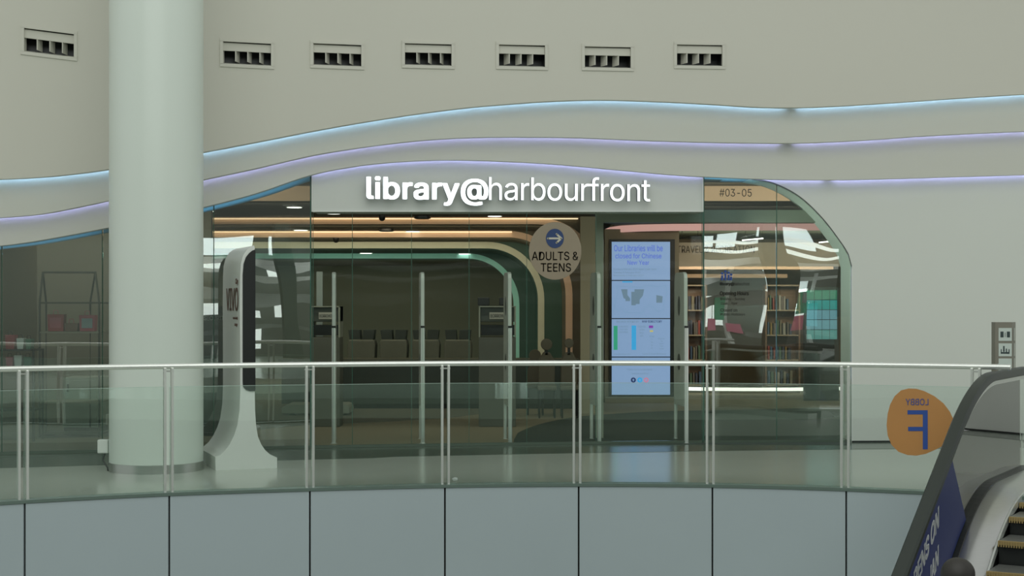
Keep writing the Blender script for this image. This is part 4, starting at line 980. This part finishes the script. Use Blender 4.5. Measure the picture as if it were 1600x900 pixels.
# ------------------------------------------------------------------ person riding the escalator, seen from behind
def person():
    s, u = 3.02, .55
    p0 = EO+ED*s+ER*u
    k_ = int((s+.45)/.4); zf = -drop(-.45+.4*k_)-.10
    t = thing('person', 'person with dark hair riding the escalator, only the head top in view', 'person', (p0.x, p0.y, zf), math.atan2(ED.y, ED.x)+math.pi/2)
    # local: facing -ED i.e. +Y here is up the escalator
    t.rotation_euler = (0, 0, math.atan2(-ED.y, -ED.x)-math.pi/2); t.scale = (1.0, 1.0, .957)
    Vv = []; Ev = []; Rv = []
    def jn(p, r, par=None):
        Vv.append(p); Rv.append(r)
        if par is not None: Ev.append((par, len(Vv)-1))
        return len(Vv)-1
    pel = jn((0,0,.88), (.155,.11)); wst = jn((0,0,1.03), (.13,.095), pel); chs = jn((0,.0,1.20), (.155,.105), wst); shc = jn((0,0,1.31), (.12,.08), chs); nk = jn((0,.0,1.37), (.052,.055), shc); hd0 = jn((0,.015,1.43), (.055,.065), nk)
    for sx in (-1, 1):
        hp = jn((sx*.085,0,.80), (.085,.09), pel); kn = jn((sx*.09,.02,.45), (.055,.058), hp); an = jn((sx*.09,0,.09), (.038,.042), kn); jn((sx*.095,.10,.04), (.038,.03), an)
        sh_ = jn((sx*.17,0,1.29), (.06,.06), shc); el = jn((sx*.225,-.02,1.04), (.040,.042), sh_); wr = jn((sx*.22,.12,.87), (.027,.030), el); pm = jn((sx*.215,.17,.83), (.034,.018), wr)
        for fi, (dx, l) in enumerate(((-.024,.06),(-.008,.07),(.008,.066),(.023,.052))):
            a = jn((sx*.215+dx, .20, .81), (.009,.009), pm); jn((sx*.215+dx, .20+l*.5, .80-l*.5), (.008,.008), a)
        a = jn((sx*.215-sx*.035, .17, .835), (.010,.010), wr); jn((sx*.215-sx*.05, .20, .82), (.009,.009), a)
    me = bpy.data.meshes.new('body'); me.from_pydata(Vv, Ev, [])
    o = bpy.data.objects.new('body', me); COL.objects.link(o); o.parent = t
    md = o.modifiers.new('skin', 'SKIN'); me.skin_vertices
    for i, r in enumerate(Rv): me.skin_vertices[0].data[i].radius = r
    me.skin_vertices[0].data[0].use_root = True
    md.use_smooth_shade = True; sd = o.modifiers.new('sub', 'SUBSURF'); sd.levels = 2; sd.render_levels = 2
    me.materials.append(mat('dark_clothes', (.04,.045,.06), .8))
    skin = mat('skin_tone', (.42,.27,.19), .5)
    mb = MB(); mb.sphere((0,.015,1.485), .073, .092, .115, 24, 16)
    mb.sphere((0,.112,1.475), .012, .018, .022, 10, 6)
    for sx in (-1,1): mb.sphere((sx*.076,.0,1.48), .010, .022, .032, 10, 6)
    obj('head', mb, skin, t, world=False, smooth=True)
    mb = MB(); mb.sphere((0,.105,1.44), .024, .006, .006, 10, 6); obj('mouth', mb, mat('lip_tone', (.35,.14,.12), .5), t, world=False)
    for sx in (-1,1):
        mb = MB(); mb.sphere((sx*.028,.095,1.495), .012, .008, .007, 10, 6); obj('eye', mb, M_dark, t, world=False)
    mb = MB(); mb.sphere((0,-.012,1.505), .112, .115, .115, 28, 18); mb.sphere((0,-.045,1.42), .080, .06, .10, 20, 12)
    mb.v = [(x*(1+.03*math.sin(20*z+9*x)), y, z) for x, y, z in mb.v]
    obj('hair', mb, mat('black_hair', (.022,.020,.016), .55, var=.4, scale=40, aniso=(8,8,1)), t, world=False, smooth=True)
    return t
person()

# ------------------------------------------------------------------ near side of the atrium (seen only as reflections in the glass)
M_gal = mat('gallery_white', (.75,.78,.74), .6); M_day = mat('daylight_window', (.9,.95,1), emit=(.80,.95,.93), es=1.5)
def gbox(name, lab, m, *b):
    mb = MB(); mb.box(*b); o = struct(name, mb, m, lab); return o
gbox('wall_behind', 'dark wall on the near side of the atrium', mat('far_grey', (.16,.18,.16), .8), -22, -11.2, -5, 22, -11, 12)
for i, (x0, x1, z0, z1) in enumerate(((2.6,4.05,3.05,3.65),(4.38,4.62,3.0,3.6),(11.25,11.55,3.35,3.75),(11.62,11.95,3.3,3.8),(12.42,12.62,3.6,4.1),(12.66,13.05,3.35,4.0),(12.45,12.52,1.4,2.6),(12.75,12.95,1.4,2.5))):
    gbox('window_%d' % (10+i), 'bright window on the near side', M_day, x0, -10.4, z0, x1, -10.35, z1)
mb = MB()
for i, z in enumerate((2.78, 2.42, 1.85, .9)):
    n = 40; mb = MB(); hh = (.11,.06,.16,.07,.3)[i]
    mb.strip([(2.3+14*k/n, -9.6+.5*math.sin(k*.55+i), z+hh+.08*math.sin(k*.9+i)) for k in range(n+1)], [(2.3+14*k/n, -9.6+.5*math.sin(k*.55+i), z-hh*(1+.5*math.sin(k*1.3+i))+.08*math.sin(k*.9+i)) for k in range(n+1)], Vector((0,.15,0)))
    struct('trim_%d' % (60+i), mb, (M_gal, M_gal, mat('far_mid', (.32,.35,.33), .7), mat('far_low', (.22,.25,.23), .7), M_gal)[i], 'white band on the near gallery', smooth=True)
for i, x in enumerate((3.2,3.65,4.5,11.2,11.75,12.5,12.9)):
    gbox('trim_%d' % (70+i), 'white pier on the near gallery', M_gal, x, -9.9, -.2, x+.06, -9.8, 2.6)
for i, x in enumerate((4.08, 12.0, 13.12)):
    gbox('trim_%d' % (84+i), 'dark pier on the near gallery', mat('far_dark', (.05,.07,.06), .7), x, -9.0, -.4, x+.28, -8.8, 3.9)
gbox('trim_90', 'grey bulkhead on the near gallery', mat('far_top', (.05,.055,.05), .7), -10, -10.3, 3.9, 20, -10.2, 5.6)
for i, (x, z0, z1, m) in enumerate(((11.3,.9,1.35,'pink'),(11.5,1.3,2.0,'green'),(11.75,.9,1.2,'pink'),(12.55,.9,1.3,'pink'),(12.6,1.35,2.0,'green'),(12.85,1.0,1.6,'cyan'))):
    cc = {'pink':(.75,.25,.35),'green':(.12,.45,.28),'cyan':(.25,.60,.65)}[m]
    gbox('trim_%d' % (91+i), m+' panel on the near gallery', mat('far_'+m, cc, .6), x, -9.75, z0, x+.22, -9.7, z1)

M_near_glow = mat('near_side_glow', (.8,.85,.8), emit=(.75,.82,.78), es=2.0)
for i, (x0, x1, z0, z1) in enumerate(((11.22,11.62,.95,2.05),(11.66,11.95,1.1,1.9),(12.42,12.98,.95,2.1),(2.7,3.9,2.45,2.75),(4.3,4.7,2.45,2.75),(2.75,3.3,1.3,1.6),(3.5,4.0,1.25,1.5),(4.3,4.65,1.3,1.8),(3.5,4.0,.2,.9))):
    gbox('window_%d' % (30+i), 'lit shop window on the near side', M_near_glow, x0, -10.4, z0, x1, -10.35, z1)
for i, z in enumerate((3.42, 3.12)):
    mb = MB(); mb.strip([(10.9+.1*k, -9.2, z+.05+.07*math.sin(k*.5+i)) for k in range(24)], [(10.9+.1*k, -9.2, z-.05+.07*math.sin(k*.5+i)) for k in range(24)], Vector((0,.1,0)))
    struct('trim_%d' % (110+i), mb, M_near_glow, 'curved white rail on the near gallery', smooth=True)  # rail made to glow so that its reflection reads bright
